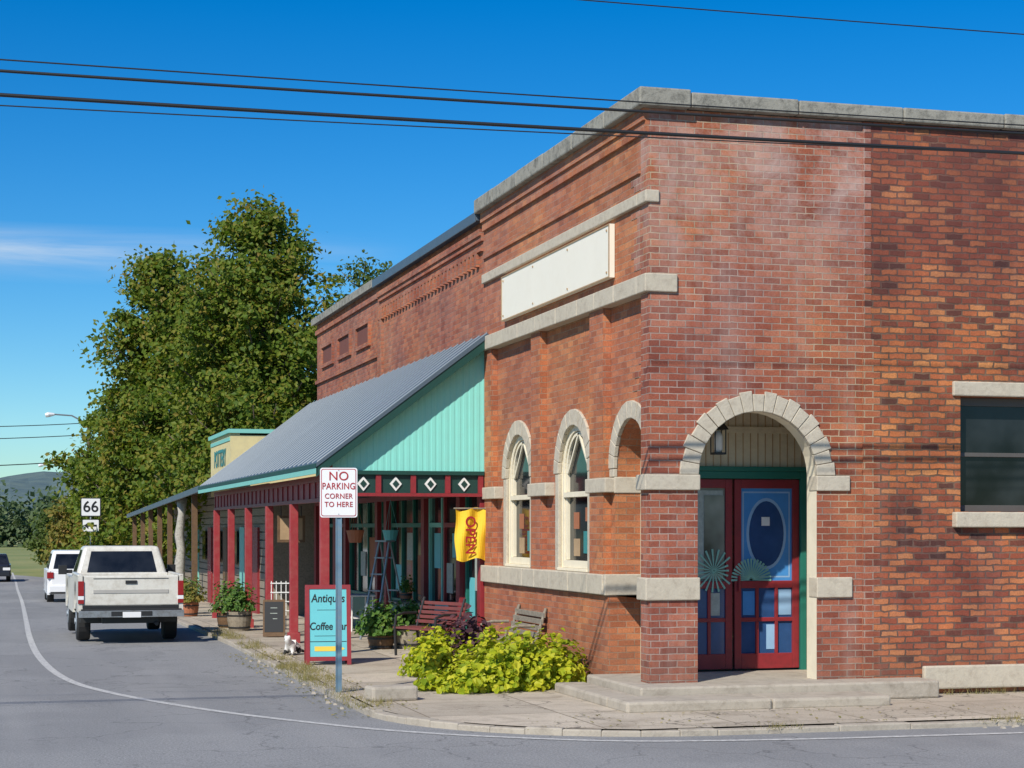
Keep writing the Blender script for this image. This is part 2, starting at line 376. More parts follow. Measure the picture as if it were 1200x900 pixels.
# ------------------------------------------------------------ world, sun, camera
w=bpy.data.worlds.new("World"); sc.world=w; w.use_nodes=True; nt=w.node_tree
bg=nt.nodes['Background']; sky=nt.nodes.new('ShaderNodeTexSky'); sky.sky_type='NISHITA'; sky.sun_disc=False
EL=40; hx,hy=-.69,-.724
sky.sun_elevation=R(EL); sky.sun_rotation=math.atan2(hx,hy)%(2*math.pi)
sky.air_density=1.0; sky.dust_density=.15; sky.ozone_density=3.5; sky.altitude=300
hs=N(nt,'ShaderNodeHueSaturation',{'Saturation':1.5,'Value':1.0}); nt.links.new(sky.outputs[0],hs.inputs['Color'])
tint=mix(nt,1.0,hs.outputs[0],(.76,1.03,1.18),'MULTIPLY')
g=nt.nodes.new('ShaderNodeTexCoord').outputs['Generated']
sp=N(nt,'ShaderNodeSeparateXYZ'); nt.links.new(g,sp.inputs[0])
mp=N(nt,'ShaderNodeMapping'); mp.inputs['Scale'].default_value=(5,5,48); mp.inputs['Rotation'].default_value=(0,R(5),0); nt.links.new(g,mp.inputs[0])
cn=ramp(nt,noise(nt,mp.outputs[0],1.0,7,.6,.6),[(.36,0),(.72,1)])
b1=maprange(nt,sp.outputs[2],.128,.146); b2=maprange(nt,sp.outputs[2],.148,.160,1,0); b3=maprange(nt,sp.outputs[0],.02,.22,1,0)
f=math_(nt,'MULTIPLY',math_(nt,'MULTIPLY',b1,b2),math_(nt,'MULTIPLY',b3,cn)); f=math_(nt,'MULTIPLY',f,.8)
col=mix(nt,f,tint,(6.5,7.5,8.6))
nt.links.new(col,bg.inputs['Color']); bg.inputs['Strength'].default_value=.10
sd=bpy.data.lights.new('sun','SUN'); sd.energy=5.0; sd.angle=R(.5); sd.color=(1,.945,.85)
so=bpy.data.objects.new('sun',sd); sc.collection.objects.link(so)
dirs=Vector((hx*math.cos(R(EL)),hy*math.cos(R(EL)),math.sin(R(EL))))
so.rotation_euler=dirs.to_track_quat('Z','Y').to_euler(); so.location=(-20,-20,30)
cd=bpy.data.cameras.new('camera'); cam=bpy.data.objects.new('camera',cd); sc.collection.objects.link(cam)
cd.sensor_width=36; cd.lens=64.26; cd.shift_y=.14; cd.clip_end=4000
cam.location=(0,0,2.0); cam.rotation_euler=(R(90),0,R(-15.65)); sc.camera=cam

# ------------------------------------------------------------ ground, road, pavement
def sheet(name,xs_fn,ys,dz,mat):
    mb=MB()
    for a,b in zip(ys[:-1],ys[1:]):
        l0,r0=xs_fn(a); l1,r1=xs_fn(b)
        mb.poly([(l0,a,gz(a)+dz),(r0,a,gz(a)+dz),(r1,b,gz(b)+dz),(l1,b,gz(b)+dz)])
    return mb.make(name,None,[mat],recalc=False)
KH=.07; KX=3.88
ys=[-1500,-300,-60]+list(range(0,100,4))+[120,200,400,900,3000]
sheet('ground',lambda y:(-2500,2500),ys,-KH-.03,M['grass'])
sheet('cross_street',lambda y:(-160,160),[-7,0,10,17.05],-KH,M['asphalt'])
sheet('main_road',lambda y:(-8.2+(0 if y<100 else -(y-100)**2*.012),6.9 if y<20.5 else (4.3 if y<70 else (4.3-(y-70)*.035 if y<100 else 3.25-(y-100)**2*.012))),[17.05,20,21,24,32]+list(range(34,100,4))+list(range(100,150,4)),-KH,M['asphalt'])
def curbx(y):
    if y<19.95: return KX+3-math.sqrt(max(0,9-(19.95-y)**2)) if y>16.95 else KX+3
    return KX if y<70 else max(3.2,KX-(y-70)*.06)
ysw=[16.95+ i*.15 for i in range(21)]
sheet('sidewalk',lambda y:(curbx(y)+.14,60),[17.09]+ysw[2:-1]+[19.95],0,M['pavement'])
o=sheet('sidewalk.001',lambda y:(curbx(y)+.14,7.25),[19.95,24,28,32]+list(range(34,92,4)),0,M['pavement'])
# kerb
kp=[(60,16.95),(30,16.95)]+[(x,16.95) for x in (20,15,12,11,10,9,8.2)]
kp+=[(KX+3+3*math.cos(t),19.95+3*math.sin(t)) for t in [R(270-i*7.5) for i in range(13)]]
kp+=[(curbx(y),y) for y in [21.5,23,25,27,29,32,36,40,46,52,58,64,70,76,82,88]]
mb=MB(); kc=[]
for i,(x,y) in enumerate(kp):
    a=Vector(kp[max(i-1,0)]); b=Vector(kp[min(i+1,len(kp)-1)]); d=(b-a).normalized(); n=Vector((d.y,-d.x)) # inward
    if n.dot(Vector((10,25))-Vector((x,y)))<0: n=-n
    kc.append((Vector((x,y)),Vector((x,y))+n*.15))
for (a,ai),(b,bi) in zip(kc[:-1],kc[1:]):
    j=random.uniform(-.02,.004)
    za,zb=gz(a.y)+.004,gz(b.y)+.004
    mb.hexa([(a.x,a.y,za-.2),(ai.x,ai.y,za-.2),(bi.x,bi.y,zb-.2),(b.x,b.y,zb-.2),(a.x,a.y,za+j),(ai.x,ai.y,za+j),(bi.x,bi.y,zb+j),(b.x,b.y,zb+j)])
mb.make('kerb',None,[M['concrete']],bevel=.014)
# white edge line
lp=[(.75,120),(.8,100),(.75,80),(.7,62),(.6,45),(.55,36),(.6,30.2),(.85,25.8),(1.35,23.3),(2.3,20.8),(3.4,18.85),(4.15,17.9),(5.0,17.2),(5.9,16.70),(7.2,16.45),(9.0,16.35),(14,16.3),(40,16.3)]
def smooth(pts,k=6):
    out=[]
    P=[Vector(p) for p in pts]
    for i in range(len(P)-1):
        p0,p1,p2,p3=P[max(i-1,0)],P[i],P[i+1],P[min(i+2,len(P)-1)]
        for j in range(k):
            t=j/k
            out.append(.5*((2*p1)+(p2-p0)*t+(2*p0-5*p1+4*p2-p3)*t*t+(3*p1-p0-3*p2+p3)*t**3))
    out.append(P[-1]); return out
def ribbon(name,pts,wd,dz,mat):
    mb=MB(); S=smooth(pts); e=[]
    for i,p in enumerate(S):
        d=(S[min(i+1,len(S)-1)]-S[max(i-1,0)]).normalized(); n=Vector((-d.y,d.x))*wd/2; e.append((p+n,p-n))
    for (a,b),(c,d) in zip(e[:-1],e[1:]):
        mb.poly([(a.x,a.y,gz(a.y)+dz),(b.x,b.y,gz(b.y)+dz),(d.x,d.y,gz(d.y)+dz),(c.x,c.y,gz(c.y)+dz)])
    return mb.make(name,None,[mat],recalc=False)
ribbon('road_edge_line',lp,.11,-KH+.005,M['line'])
ribbon('road_centre_line',[(-2.6,18),(-2.6,50),(-2.6,98)],.1,-KH+.005,M['lineny'])

# ------------------------------------------------------------ corner building
B=group('corner_brick_building',(7.18,19.8,0))
X0=7.18; Y0=19.8; TOP=6.82
mb=MB()  # front wall new brick
arch_wall(mb,PY,7.18,9.87,-.1,TOP,Y0,Y0+.27,[(8.53,.75,.0,2.61,True)],0,1)
for i in range(88): # toothed joint into the older brickwork
    z=i*.077; L=(.10 if i%2 else .02)+( .12 if z<4.2 else 0)
    if z+.077<TOP: mb.box(9.871,9.871+L,Y0-.0235,Y0-.001,z,z+.077)
mb.make('front_wall',B,[M['brick_new'],M['cream']])
mb=MB()
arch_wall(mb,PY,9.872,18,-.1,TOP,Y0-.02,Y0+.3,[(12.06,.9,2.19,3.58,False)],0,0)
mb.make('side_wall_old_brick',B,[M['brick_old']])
mb=MB()
arch_wall(mb,PX,21.50,27.2,1.16,4.8,7.28,7.6,[(25.6,.64,1.3,2.72,True),(22.95,.64,1.3,2.72,True)],0,1)
arch_wall(mb,PX,20.07,21.4995,1.16,4.8,7.28,7.6,[(20.67,.6,1.16,2.72,True)],0,0)
mb.make('street_wall_recessed',B,[M['brick_left'],M['cream']])
mb=MB()
mb.box(7.18,7.6,21.27,27.2,-.1,1.16)
mb.box(7.183,7.6,20.07,27.2,4.80,TOP)
for a,b in ((26.8,27.2),(24.2,24.65),(21.45,22.0)): mb.box(7.18,7.279,a,b,1.42,4.71)
mb.box(7.14,7.18,19.8,27.2,6.55,TOP); mb.box(7.11,7.14,19.8,27.2,6.68,TOP)
mb.box(7.15,7.182,20.08,27.2,6.12,6.2)
mb.make('street_wall',B,[M['brick_left']])
mb=MB() # darker replacement brick keyed round the corner on the street side
LL=[.08,.18,.08,.28,.18,.38,.28,.42,.30,.42,.30,.24,.34,.2,.3,.12,.22,.1,.16,.06,.12,.05,.1,.05]
for i in range(24):
    z=2.695+i*.077
    if z+.077<4.7 and z>3.35: mb.box(7.272,7.2795,20.07,20.07+LL[i]*1.6,z,z+.077)
for i in range(64,88):
    z=i*.077; L=random.choice([.12,.23,.34])
    if z>4.93 and z+.077<5.72 or z>5.9 and z+.077<6.1: mb.box(7.1765,7.1825,20.071,20.07+L,z,z+.077)
mb.make('corner_brick_repair',B,[M['brick_new']])
mb=MB()
# bands
mb.box(7.13,7.19,20.075,27.2,5.74,5.88); mb.box(7.13,7.30,Y0-.03,20.075,5.74,5.88)
y=20.075
while y<27.15:
    L=random.uniform(.7,1.0); e=min(27.2,y+L); mb.box(7.12+random.uniform(-.005,.005),7.3,y+.004,e-.004,4.71,4.92); y=e
mb.box(7.12,7.52,Y0-.035,20.073,4.71,4.92)
y=21.3
while y<27.15:
    L=random.uniform(.6,.9); e=min(27.2,y+L); mb.box(7.11+random.uniform(-.005,.005),7.3,y+.004,e-.004,1.17,1.42); y=e
mb.box(7.13,7.615,21.24,21.31,1.165,1.425)
mb.box(7.13,7.80,Y0-.035,20.09,1.16,1.42); mb.box(7.12,7.80,Y0-.04,20.09,2.43,2.61)
mb.box(9.27,9.73,Y0-.035,20.0,1.17,1.41); mb.box(9.27,9.70,Y0-.035,20.0,2.43,2.61)
for a,b in ((26.48,27.2),(23.83,24.7),(21.27,22.07)): 
    mb.box(7.14,7.3,a,b,2.43,2.61)
mb.box(7.26,7.61,21.25,21.3,2.42,2.62)
mb.make('stone_bands',B,[M['stone']],bevel=.012)
mb=MB()
ring(mb,PY,8.53,2.61,.745,.955,Y0-.03,Y0+.05,19,.006,.03)
for uc,r in ((25.6,.64),(22.95,.64),(20.67,.6)):
    ring(mb,PX,uc,2.72,r-.01,r+.2,7.245,7.3,13,.006,.0)
    for s in (-1,1):
        if uc<21: 
            if s<0: continue
            mb.box(7.25,7.3,uc+r-.01,uc+r+.16,2.62,2.715); continue
        a,b=sorted((uc+s*(r-.01),uc+s*(r+.14)))
        mb.box(7.255,7.3,a,b,1.425,2.715)
mb.make('arch_stones',B,[M['stone']],bevel=.008)
# coping
mb=MB()
y=19.66
while y<27.2:
    e=min(27.25,y+1.3); mb.box(7.02,7.65,y+.003,e-.003,TOP+.002,7.03+random.uniform(-.006,.006)); y=e
x=7.655
while x<18:
    e=x+1.35; mb.box(x+.003,e-.003,19.68,20.2,TOP+.01,7.0+random.uniform(-.008,.008)); x=e
mb.make('parapet_coping',B,[M['coping']],bevel=.02)
mb=MB()
mb.box(7.6,18,20.3,27.2,6.35,6.45,0)
mb.box(17.7,18,20.1,27.2,-.1,TOP,1)
mb.make('roof_and_rear',B,[M['coping'],M['brick_old']])
# blank sign
mb=MB(); mb.box(7.11,7.175,21.0,25.95,5.03,5.68)
mb.box(7.10,7.108,21.0,25.95,5.03,5.045,1); mb.box(7.10,7.108,21.0,25.95,5.665,5.68,1); mb.box(7.10,7.108,21.0,21.02,5.05,5.66,1); mb.box(7.10,7.108,25.93,25.95,5.05,5.66,1)
for y in (21.1,22.7,24.3,25.85):
    for z in (5.1,5.61): mb.box(7.098,7.109,y-.012,y+.012,z-.012,z+.012,1)
mb.make('blank_sign_board',B,[M['signwhite'],M['rust']])
# arched windows on the street side
for k,uc in enumerate((25.6,22.95)):
    mb=MB(); r=.64; wf=7.315
    mb.box(7.24,7.5,uc-r,uc+r,1.425,1.46)
    ring(mb,PX,uc,2.72,r-.09,r-.002,wf,wf+.08,1,0,0,0,24)
    for s in (-1,1):
        a,b=sorted((uc+s*(r-.002),uc+s*(r-.09))); mb.box(wf,wf+.08,a,b,1.462,2.72)
    mb.box(wf-.01,wf+.08,uc-r+.09,uc+r-.09,1.462,1.56)
    mb.box(wf-.015,wf+.07,uc-r+.09,uc+r-.09,2.40,2.47)
    ring(mb,PX,uc,2.72,r-.145,r-.1,wf+.02,wf+.06,1,0,0,0,24)
    for s in (-1,1):
        a,b=sorted((uc+s*(r-.1),uc+s*(r-.145))); mb.box(wf+.02,wf+.07,a,b,1.565,2.395); mb.box(wf+.02,wf+.07,a,b,2.475,2.72)
    for s in (-1,1):
        mb.hexa([(wf+.02,uc+s*.50,2.72),(wf+.05,uc+s*.50,2.72),(wf+.05,uc+s*.45,2.72),(wf+.02,uc+s*.45,2.72),(wf+.02,uc+s*.02,3.25),(wf+.05,uc+s*.02,3.25),(wf+.05,uc-s*.03,3.25),(wf+.02,uc-s*.03,3.25)])
    mb.make('window_frame',B,[M['cream']],bevel=.004)
    mb=MB()
    pts=[PX(uc-r*.98*math.cos(math.pi*i/24),2.72+r*.98*math.sin(math.pi*i/24),wf+.065) for i in range(25)]
    mb.poly([PX(uc-r*.98,1.46,wf+.065)]+pts+[PX(uc+r*.98,1.46,wf+.065)])
    mb.make('window_glass',B,[M['glass']],recalc=False)
    mb=MB()
    for (a,b,c,d,mi) in ((-.36,-.12,1.66,1.95,0),(-.38,-.2,2.08,2.26,1),(.05,.30,1.62,1.85,2),(.08,.3,1.98,2.2,1)):
        mb.box(wf+.055,wf+.062,uc+a,uc+b,c,d,mi)
    mb.make('window_posters',B,[M['tealletter'],M['terracotta'],M['rust']])
# right window
mb=MB()
mb.box(11.05,13.1,Y0-.06,Y0+.1,3.585,3.76); mb.box(11.05,13.1,Y0-.12,Y0+.1,2.0,2.185)
mb.make('window_lintel_and_sill',B,[M['stone']],bevel=.015)
mb=MB()
mb.box(11.16,12.96,Y0+.14,Y0+.2,3.48,3.578); mb.box(11.16,12.96,Y0+.14,Y0+.2,2.192,2.27)
mb.box(11.162,11.22,Y0+.14,Y0+.2,2.27,3.48); mb.box(12.9,12.958,Y0+.14,Y0+.2,2.27,3.48); mb.box(11.22,12.9,Y0+.13,Y0+.2,2.86,2.91)
mb.make('window_frame',B,[paint('dark_window_frame',(.10,.09,.08),.6)],bevel=.004)
mb=MB(); mb.box(11.2,12.92,Y0+.175,Y0+.185,2.2,3.56); mb.make('window_glass',B,[M['glass']])
mb=MB(); mb.box(10.64,18,Y0-.10,Y0-.022,.06,.34); mb.make('base_block',B,[M['stone']],bevel=.02)
# porch interior
mb=MB()
arch_wall(mb,PY,7.602,10.0,.2,3.75,21.25,21.4,[(8.825,.975,.2,2.7,False)],0,0)
x=7.65
while x<10.0: mb.box(x,x+.012,21.244,21.25,2.72,3.75,1); x+=.1
mb.box(9.95,10.1,20.07,21.25,.2,3.75); mb.box(7.6,9.95,20.08,21.24,3.68,3.75,0)
mb.box(7.62,9.94,21.22,21.25,3.18,3.26,0)
mb.make('entry_porch_walls',B,[M['creamdoor'],M['rust']])
mb=MB()
g0=21.2
mb.box(7.85,7.93,g0,21.35,.2,2.7); mb.box(9.72,9.80,g0,21.35,.2,2.7); mb.box(7.93,9.72,g0,21.35,2.61,2.7)
mb.box(7.80,9.85,g0-.01,g0+.045,2.702,2.76)
mb.make('door_frame',B,[M['greendoor']],bevel=.006)
for (a,b,kind) in ((7.935,8.81,0),(8.84,9.715,1)):
    mb=MB(); yd=21.24
    mb.box(a,a+.09,yd,yd+.05,.23,2.6); mb.box(b-.09,b,yd,yd+.05,.23,2.6)
    mb.box(a+.09,b-.09,yd,yd+.05,2.49,2.6); mb.box(a+.09,b-.09,yd,yd+.05,.23,.42); mb.box(a+.09,b-.09,yd,yd+.05,1.24,1.33)
    mb.box(a+.09,b-.09,yd+.003,yd+.047,.82,.87)
    m_=(a+b)/2
    for q in (-.13,.13): mb.box(m_+q-.02,m_+q+.02,yd+.002,yd+.046,.42,.82); mb.box(m_+q-.02,m_+q+.02,yd+.002,yd+.046,.87,1.24)
    if kind: mb.box(a+.035,a+.06,yd-.05,yd,1.2,1.4)
    mb.make('screen_door',B,[M['red']],bevel=.005)
    mb=MB()
    mb.box(a+.05,b-.05,yd+.03,yd+.04,1.3,2.52,0); mb.box(a+.05,b-.05,yd+.03,yd+.04,.4,1.27,1)
    if kind==1:
        c=(a+b)/2; 
        def oval(rx,rz,cz,yy,mi,n=32): mb.poly([(c+rx*math.cos(t),yy,cz+rz*math.sin(t)) for t in [2*math.pi*i/n for i in range(n)]],mi)
        mb.box(a+.115,b-.115,yd+.0285,yd+.0295,1.37,2.45,2); mb.box(a+.135,b-.135,yd+.0275,yd+.0284,1.39,2.43,0)
        oval(.27,.45,1.92,yd+.026,2); oval(.235,.41,1.92,yd+.022,3)
        oval(.10,.17,1.75,yd+.0205,1); 
        mb.box(c-.07,c+.04,yd+.012,yd+.015,2.02,2.13,4); mb.box(c+.0,c+.11,yd+.024,yd+.0285,.47,.78,2); mb.box(a+.12,c-.16,yd+.024,yd+.0285,.9,1.20,0)
        mb.box(c+.16,b-.1,yd+.024,yd+.0285,.9,1.22,2)
    else:
        mb.box(a+.12,b-.12,yd+.02,yd+.026,1.36,2.46,2)
        mb.box(a+.5,b-.11,yd+.012,yd+.018,1.42,2.4,5)
        mb.box(a+.55,b-.16,yd+.024,yd+.0285,.9,1.18,2)
    mb.make('door_glazing',B,[M['blue'] if kind else M['glassw'],M['bluedark'],M['bluelight'] if kind else M['lace'],M['bluedark'],M['white'],M['blue'] if kind else M['glassw']],recalc=False)
mb=MB()  # glass fan ornament across the doors
for (cx,cz,sp_) in ((8.56,1.46,1),(9.06,1.34,0)):
    for i in range(19):
        t=(math.pi*(i/18)) if not sp_ else (2*math.pi*i/19)
        r_=.27; dx,dz=math.cos(t),math.sin(t)
        if cx+r_*dx>8.80 and sp_: r_=.2
        mb.hexa([(cx-dz*.002,21.232,cz+dx*.002),(cx+dz*.002,21.232,cz-dx*.002),(cx+dz*.002,21.238,cz-dx*.002),(cx-dz*.002,21.238,cz+dx*.002),
                 (cx+r_*dx-dz*.013,21.232,cz+r_*dz+dx*.013),(cx+r_*dx+dz*.013,21.232,cz+r_*dz-dx*.013),(cx+r_*dx+dz*.013,21.238,cz+r_*dz-dx*.013),(cx+r_*dx-dz*.013,21.238,cz+r_*dz+dx*.013)])
mb.make('door_fan_ornament',B,[M['mint']])
LX,LY=8.36,20.6
mb=MB(); mb.tube([(LX,LY,3.28),(LX,LY,3.68)],.012,6); mb.frustum((LX-.10,LX+.10,LY-.10,LY+.10),(LX-.04,LX+.04,LY-.04,LY+.04),3.18,3.28); mb.box(LX-.075,LX+.075,LY-.075,LY+.075,2.88,2.905)
for a in (LX-.075,LX+.063):
    for c in (LY-.075,LY+.063): mb.box(a,a+.012,c,c+.012,2.9,3.18)
mb.make('porch_lantern',B,[M['black']])
mb=MB(); mb.tube([(LX,LY,2.905),(LX,LY,2.94),(LX,LY,3.10),(LX,LY,3.17)],[.03,.055,.055,.02],12); mb.make('lantern_glass',B,[M['white']],smooth=True)
# steps
S=group('entry_steps',(8.5,19.3,0))
mb=MB()
mb.box(6.9,10.62,19.3,21.26,0.0,.205); mb.make('porch_floor',S,[M['concrete']],bevel=.025)
mb=MB(); mb.box(6.5,8.2,18.62,19.295,-.02,.115); mb.box(8.206,9.65,18.63,19.295,-.02,.110); mb.box(6.5,6.895,19.3,21.3,-.02,.112)
mb.make('lower_step',S,[M['concrete']],bevel=.03)

# ------------------------------------------------------------ middle buildings
def brick_shop(name,y0,y1,top,mats,copm):
    g=group(name,(7.18,y0,0)); mb=MB()
    mb.box(7.18,7.5,y0+.002,y1,2.9,top); mb.box(7.5,18,y0+.3,y1,top-.5,top-.4); mb.box(7.5,18,y1-.3,y1-.002,-1,top-.02)
    mb.make('brick_walls',g,mats); 
    mb=MB(); mb.box(7.06,7.62,y0+.05,y1+.04,top+.002,top+.13); mb.box(7.04,7.06,y0+.05,y1+.04,top-.02,top+.14)
    mb.make('metal_coping',g,[copm],bevel=.01); return g
G2=brick_shop('antiques_shop_building',27.2,35.3,6.72,[M['brick_far']],M['roof'])
mb=MB()
mb.box(7.14,7.18,27.25,35.25,6.42,6.60); mb.box(7.11,7.14,27.25,35.25,6.50,6.60)
y=27.5
while y<35.1: mb.box(7.12,7.18,y,y+.12,6.05,6.26); y+=.26
mb.box(7.13,7.181,27.25,35.25,6.262,6.32); mb.box(7.13,7.181,34.9,35.25,4.8,6.26)
mb.make('corbel_courses',G2,[M['brick_far']])
G3=brick_shop('brick_store_building',35.32,42.6,6.74,[M['brick_far']],M['coping'])
mb=MB()
mb.box(7.13,7.18,35.35,42.6,6.5,6.6); mb.box(7.13,7.18,35.35,42.6,5.35,5.43)
for yc in (36.9,39.0,41.1):
    for (a,b,c,d) in ((-.75,.75,6.12,6.2),(-.75,.75,5.66,5.74),(-.75,-.67,5.74,6.12),(.67,.75,5.74,6.12)): mb.box(7.13,7.18,yc+a,yc+b,c,d)
mb.make('corbel_frames',G3,[M['brick_far']])
mb=MB()
for yc in (36.9,39.0,41.1): mb.box(7.176,7.19,yc-.67,yc+.67,5.74,6.12)  # recessed wall panels, with the darkness of the recess put into their colour
mb.make('recess_panels',G3,[paint('dark_recess',(.16,.055,.04),.9)])
# shop front (street level)
SF=G2
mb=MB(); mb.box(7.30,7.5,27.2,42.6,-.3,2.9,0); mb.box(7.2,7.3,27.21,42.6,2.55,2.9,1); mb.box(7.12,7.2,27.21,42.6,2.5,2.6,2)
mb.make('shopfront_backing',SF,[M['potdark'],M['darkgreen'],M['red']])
mb=MB()
def bay(y0,y1,zb,mi,split=0,tr=True):
    x=7.2
    if zb>.1: mb.box(x-.02,x+.06,y0,y1,-.1,zb,mi)
    mb.box(x,x+.06,y0,y0+.07,zb,2.55,mi); mb.box(x,x+.06,y1-.07,y1,zb,2.55,mi)
    if tr: mb.box(x,x+.06,y0+.07,y1-.07,2.0,2.08,mi)
    mb.box(x,x+.06,y0+.07,y1-.07,zb,zb+.07,mi)
    for i in range(split):
        yy=y0+(y1-y0)*(i+1)/(split+1); mb.box(x+.003,x+.057,yy-.03,yy+.03,zb+.07,2.55,mi)
bay(27.45,28.5,.3,0); bay(28.9,30.0,.65,1,0); bay(30.1,31.1,.15,2,0); bay(31.4,34.3,.6,0,2); bay(34.6,35.2,.6,0); bay(35.6,38.6,.6,0,2); bay(38.9,39.9,.15,1); bay(40.1,42.5,.6,0,1)
for y in (27.25,28.55,31.12,34.35,35.22,38.65,39.92,42.45): mb.box(7.12,7.29,y,y+.24 if y>27.3 else y+.18,-.1,2.5,1)
mb.make('shopfront_joinery',SF,[M['greendoor'],M['red'],M['teal']],bevel=.006)
mb=MB(); mb.box(7.25,7.26,27.3,42.4,.1,2.54); mb.make('shopfront_glass',SF,[M['glass']])
mb=MB()
for (a,b,c,d,mi) in ((27.6,28.0,1.0,1.7,0),(28.05,28.35,.5,1.2,1),(29.1,29.5,1.5,1.9,1),(29.5,29.9,.9,1.4,0),(30.35,30.8,1.3,1.9,1),(31.6,32.1,.8,1.5,2),(32.5,33.0,1.4,1.9,0),(33.4,34.0,.8,1.3,1),(36,36.6,1,1.8,2),(37,37.5,1,1.5,0)):
    mb.box(7.235,7.248,a,b,c,d,mi)
mb.make('window_displays',SF,[M['lace'],M['signteal'],M['terracotta']])

# ------------------------------------------------------------ porch awning
PA=group('shop_porch_awning',(4.9,27.2,0))
ex,ez,wx,wz=4.55,2.93,7.18,4.93
def rz_(x): return ez+(wz-ez)*(x-ex)/(wx-ex)
mb=MB()
ya,yb=27.0,43.7
mb.hexa([(ex,ya,ez),(wx-.002,ya,wz),(wx-.002,yb,wz),(ex,yb,ez),(ex,ya,ez+.04),(wx-.002,ya,wz+.04),(wx-.002,yb,wz+.04),(ex,yb,ez+.04)])
y=ya+.02
while y<yb:
    mb.hexa([(ex,y,ez+.04),(wx-.004,y,wz+.04),(wx-.004,y+.04,wz+.04),(ex,y+.04,ez+.04),(ex,y+.01,ez+.06),(wx-.004,y+.01,wz+.06),(wx-.004,y+.03,wz+.06),(ex,y+.03,ez+.06)]); y+=.457
mb.make('metal_roof',PA,[M['roof']])
mb=MB()
mb.hexa([(ex-.02,ya-.03,ez-.18),(wx-.002,ya-.03,wz-.18),(wx-.002,ya-.003,wz-.18),(ex-.02,ya-.003,ez-.18),(ex-.02,ya-.03,ez+.02),(wx-.002,ya-.03,wz+.02),(wx-.002,ya-.003,wz+.02),(ex-.02,ya-.003,ez+.02)],0)
mb.hexa([(ex-.02,ya-.045,ez-.03),(wx-.002,ya-.045,wz-.03),(wx-.002,ya-.031,wz-.03),(ex-.02,ya-.031,ez-.03),(ex-.02,ya-.045,ez+.03),(wx-.002,ya-.045,wz+.03),(wx-.002,ya-.031,wz+.03),(ex-.02,ya-.031,ez+.03)],2)
mb.box(ex-.03,ex-.003,ya-.03,yb,ez-.13,ez-.05,1); mb.box(ex-.034,ex-.003,ya-.03,yb,ez-.048,ez+.02,0)
mb.make('fascia_boards',PA,[M['green'],M['teal'],M['roof']])
mb=MB() # gable siding with shallow ribs
gy=27.22
mb.poly([(4.82,gy,2.86),(7.18,gy,2.86),(7.18,gy,rz_(7.18)-.01),(4.82,gy,rz_(4.82)-.01)])
x=4.85
while x<7.15:
    z1=rz_(x)-.02
    mb.hexa([(x,gy-.005,2.86),(x+.055,gy-.005,2.86),(x+.06,gy-.001,2.86),(x-.005,gy-.001,2.86),(x,gy-.005,z1),(x+.055,gy-.005,z1),(x+.06,gy-.001,z1),(x-.005,gy-.001,z1)]); x+=.1
mb.make('gable_siding',PA,[M['siding']],recalc=True)
mb=MB()
mb.box(4.80,7.17,gy-.05,gy+.06,2.80,2.858,0); mb.box(4.80,7.17,gy-.05,gy+.06,2.47,2.52,1)
mb.box(4.85,7.17,gy+.01,gy+.04,2.52,2.80,2)
for x in (5.02,5.48,6.02,6.56,7.08): mb.box(x,x+.08,gy-.03,gy+.009,2.522,2.798,1)
for x in (5.29,5.79,6.33,6.86):
    for (s,mi,yy) in ((.11,3,gy-.012),(.062,2,gy-.02)):
        mb.hexa([(x,yy,2.66-s),(x+s*.85,yy,2.66),(x,yy,2.66+s),(x-s*.85,yy,2.66),(x,gy+.009,2.66-s),(x+s*.85,gy+.009,2.66),(x,gy+.009,2.66+s),(x-s*.85,gy+.009,2.66)],mi)
mb.box(4.86,4.94,gy+.06,43.4,2.72,2.82,1); mb.box(4.86,4.94,gy+.06,43.4,2.40,2.46,1); mb.box(4.885,4.915,gy+.06,43.4,2.46,2.72,4)
y=27.9
while y<43.3: mb.box(4.862,4.938,y,y+.07,2.462,2.718,1); y+=.59
mb.make('frieze_and_beams',PA,[M['green'],M['red'],M['darkgreen'],M['white'],M['redpost']])
mb=MB()
for y in (28.4,31.5,34.5,37.5,40.4,43.2):
    mb.box(4.83,4.97,y-.07,y+.07,gz(y)-.05,2.398)
    mb.box(4.80,5.00,y-.10,y+.10,gz(y)-.05,gz(y)+.18)
mb.make('porch_posts',PA,[M['redpost']],bevel=.008)
mb=MB()
y=27.6
while y<43.6: mb.hexa([(4.62,y,rz_(4.62)-.14),(7.17,y,rz_(7.17)-.14),(7.17,y+.05,rz_(7.17)-.14),(4.62,y+.05,rz_(4.62)-.14),(4.62,y,rz_(4.62)-.003),(7.17,y,rz_(7.17)-.003),(7.17,y+.05,rz_(7.17)-.003),(4.62,y+.05,rz_(4.62)-.003)]); y+=.6
mb.make('rafters',PA,[M['woodbrown']])

# log / timber wall end and pottery shop
PS=group('pottery_shop_building',(6,44,0))
mb=MB()
mb.box(6.3,12,44.2,69,-1,3.0,0)
z=-.3
while z<3.0: mb.box(6.24,6.3,44.2,69,z,z+.17,0); z+=.2
mb.box(6.0,6.25,49.6,54.4,2.9,4.55,1); mb.box(6.25,8.8,49.6,54.4,2.9,4.5,1)
mb.box(5.93,8.85,49.53,54.45,4.552,4.66,2)
mb.box(5.98,5.999,49.7,54.3,4.35,4.45,2)
mb.make('walls',PS,[M['wood'],M['stucco'],M['teal']])
text('pottery_lettering','POTTERY',.66,(5.985,52.0,3.92),(R(90),0,R(-90)),M['tealletter'],PS,world=True,bold=.012)
mb=MB()
mb.hexa([(4.6,43.9,2.92),(6.4,43.9,3.3),(6.4,69.5,3.0),(4.6,69.5,2.42),(4.6,43.9,2.98),(6.4,43.9,3.36),(6.4,69.5,3.06),(4.6,69.5,2.48)],0)
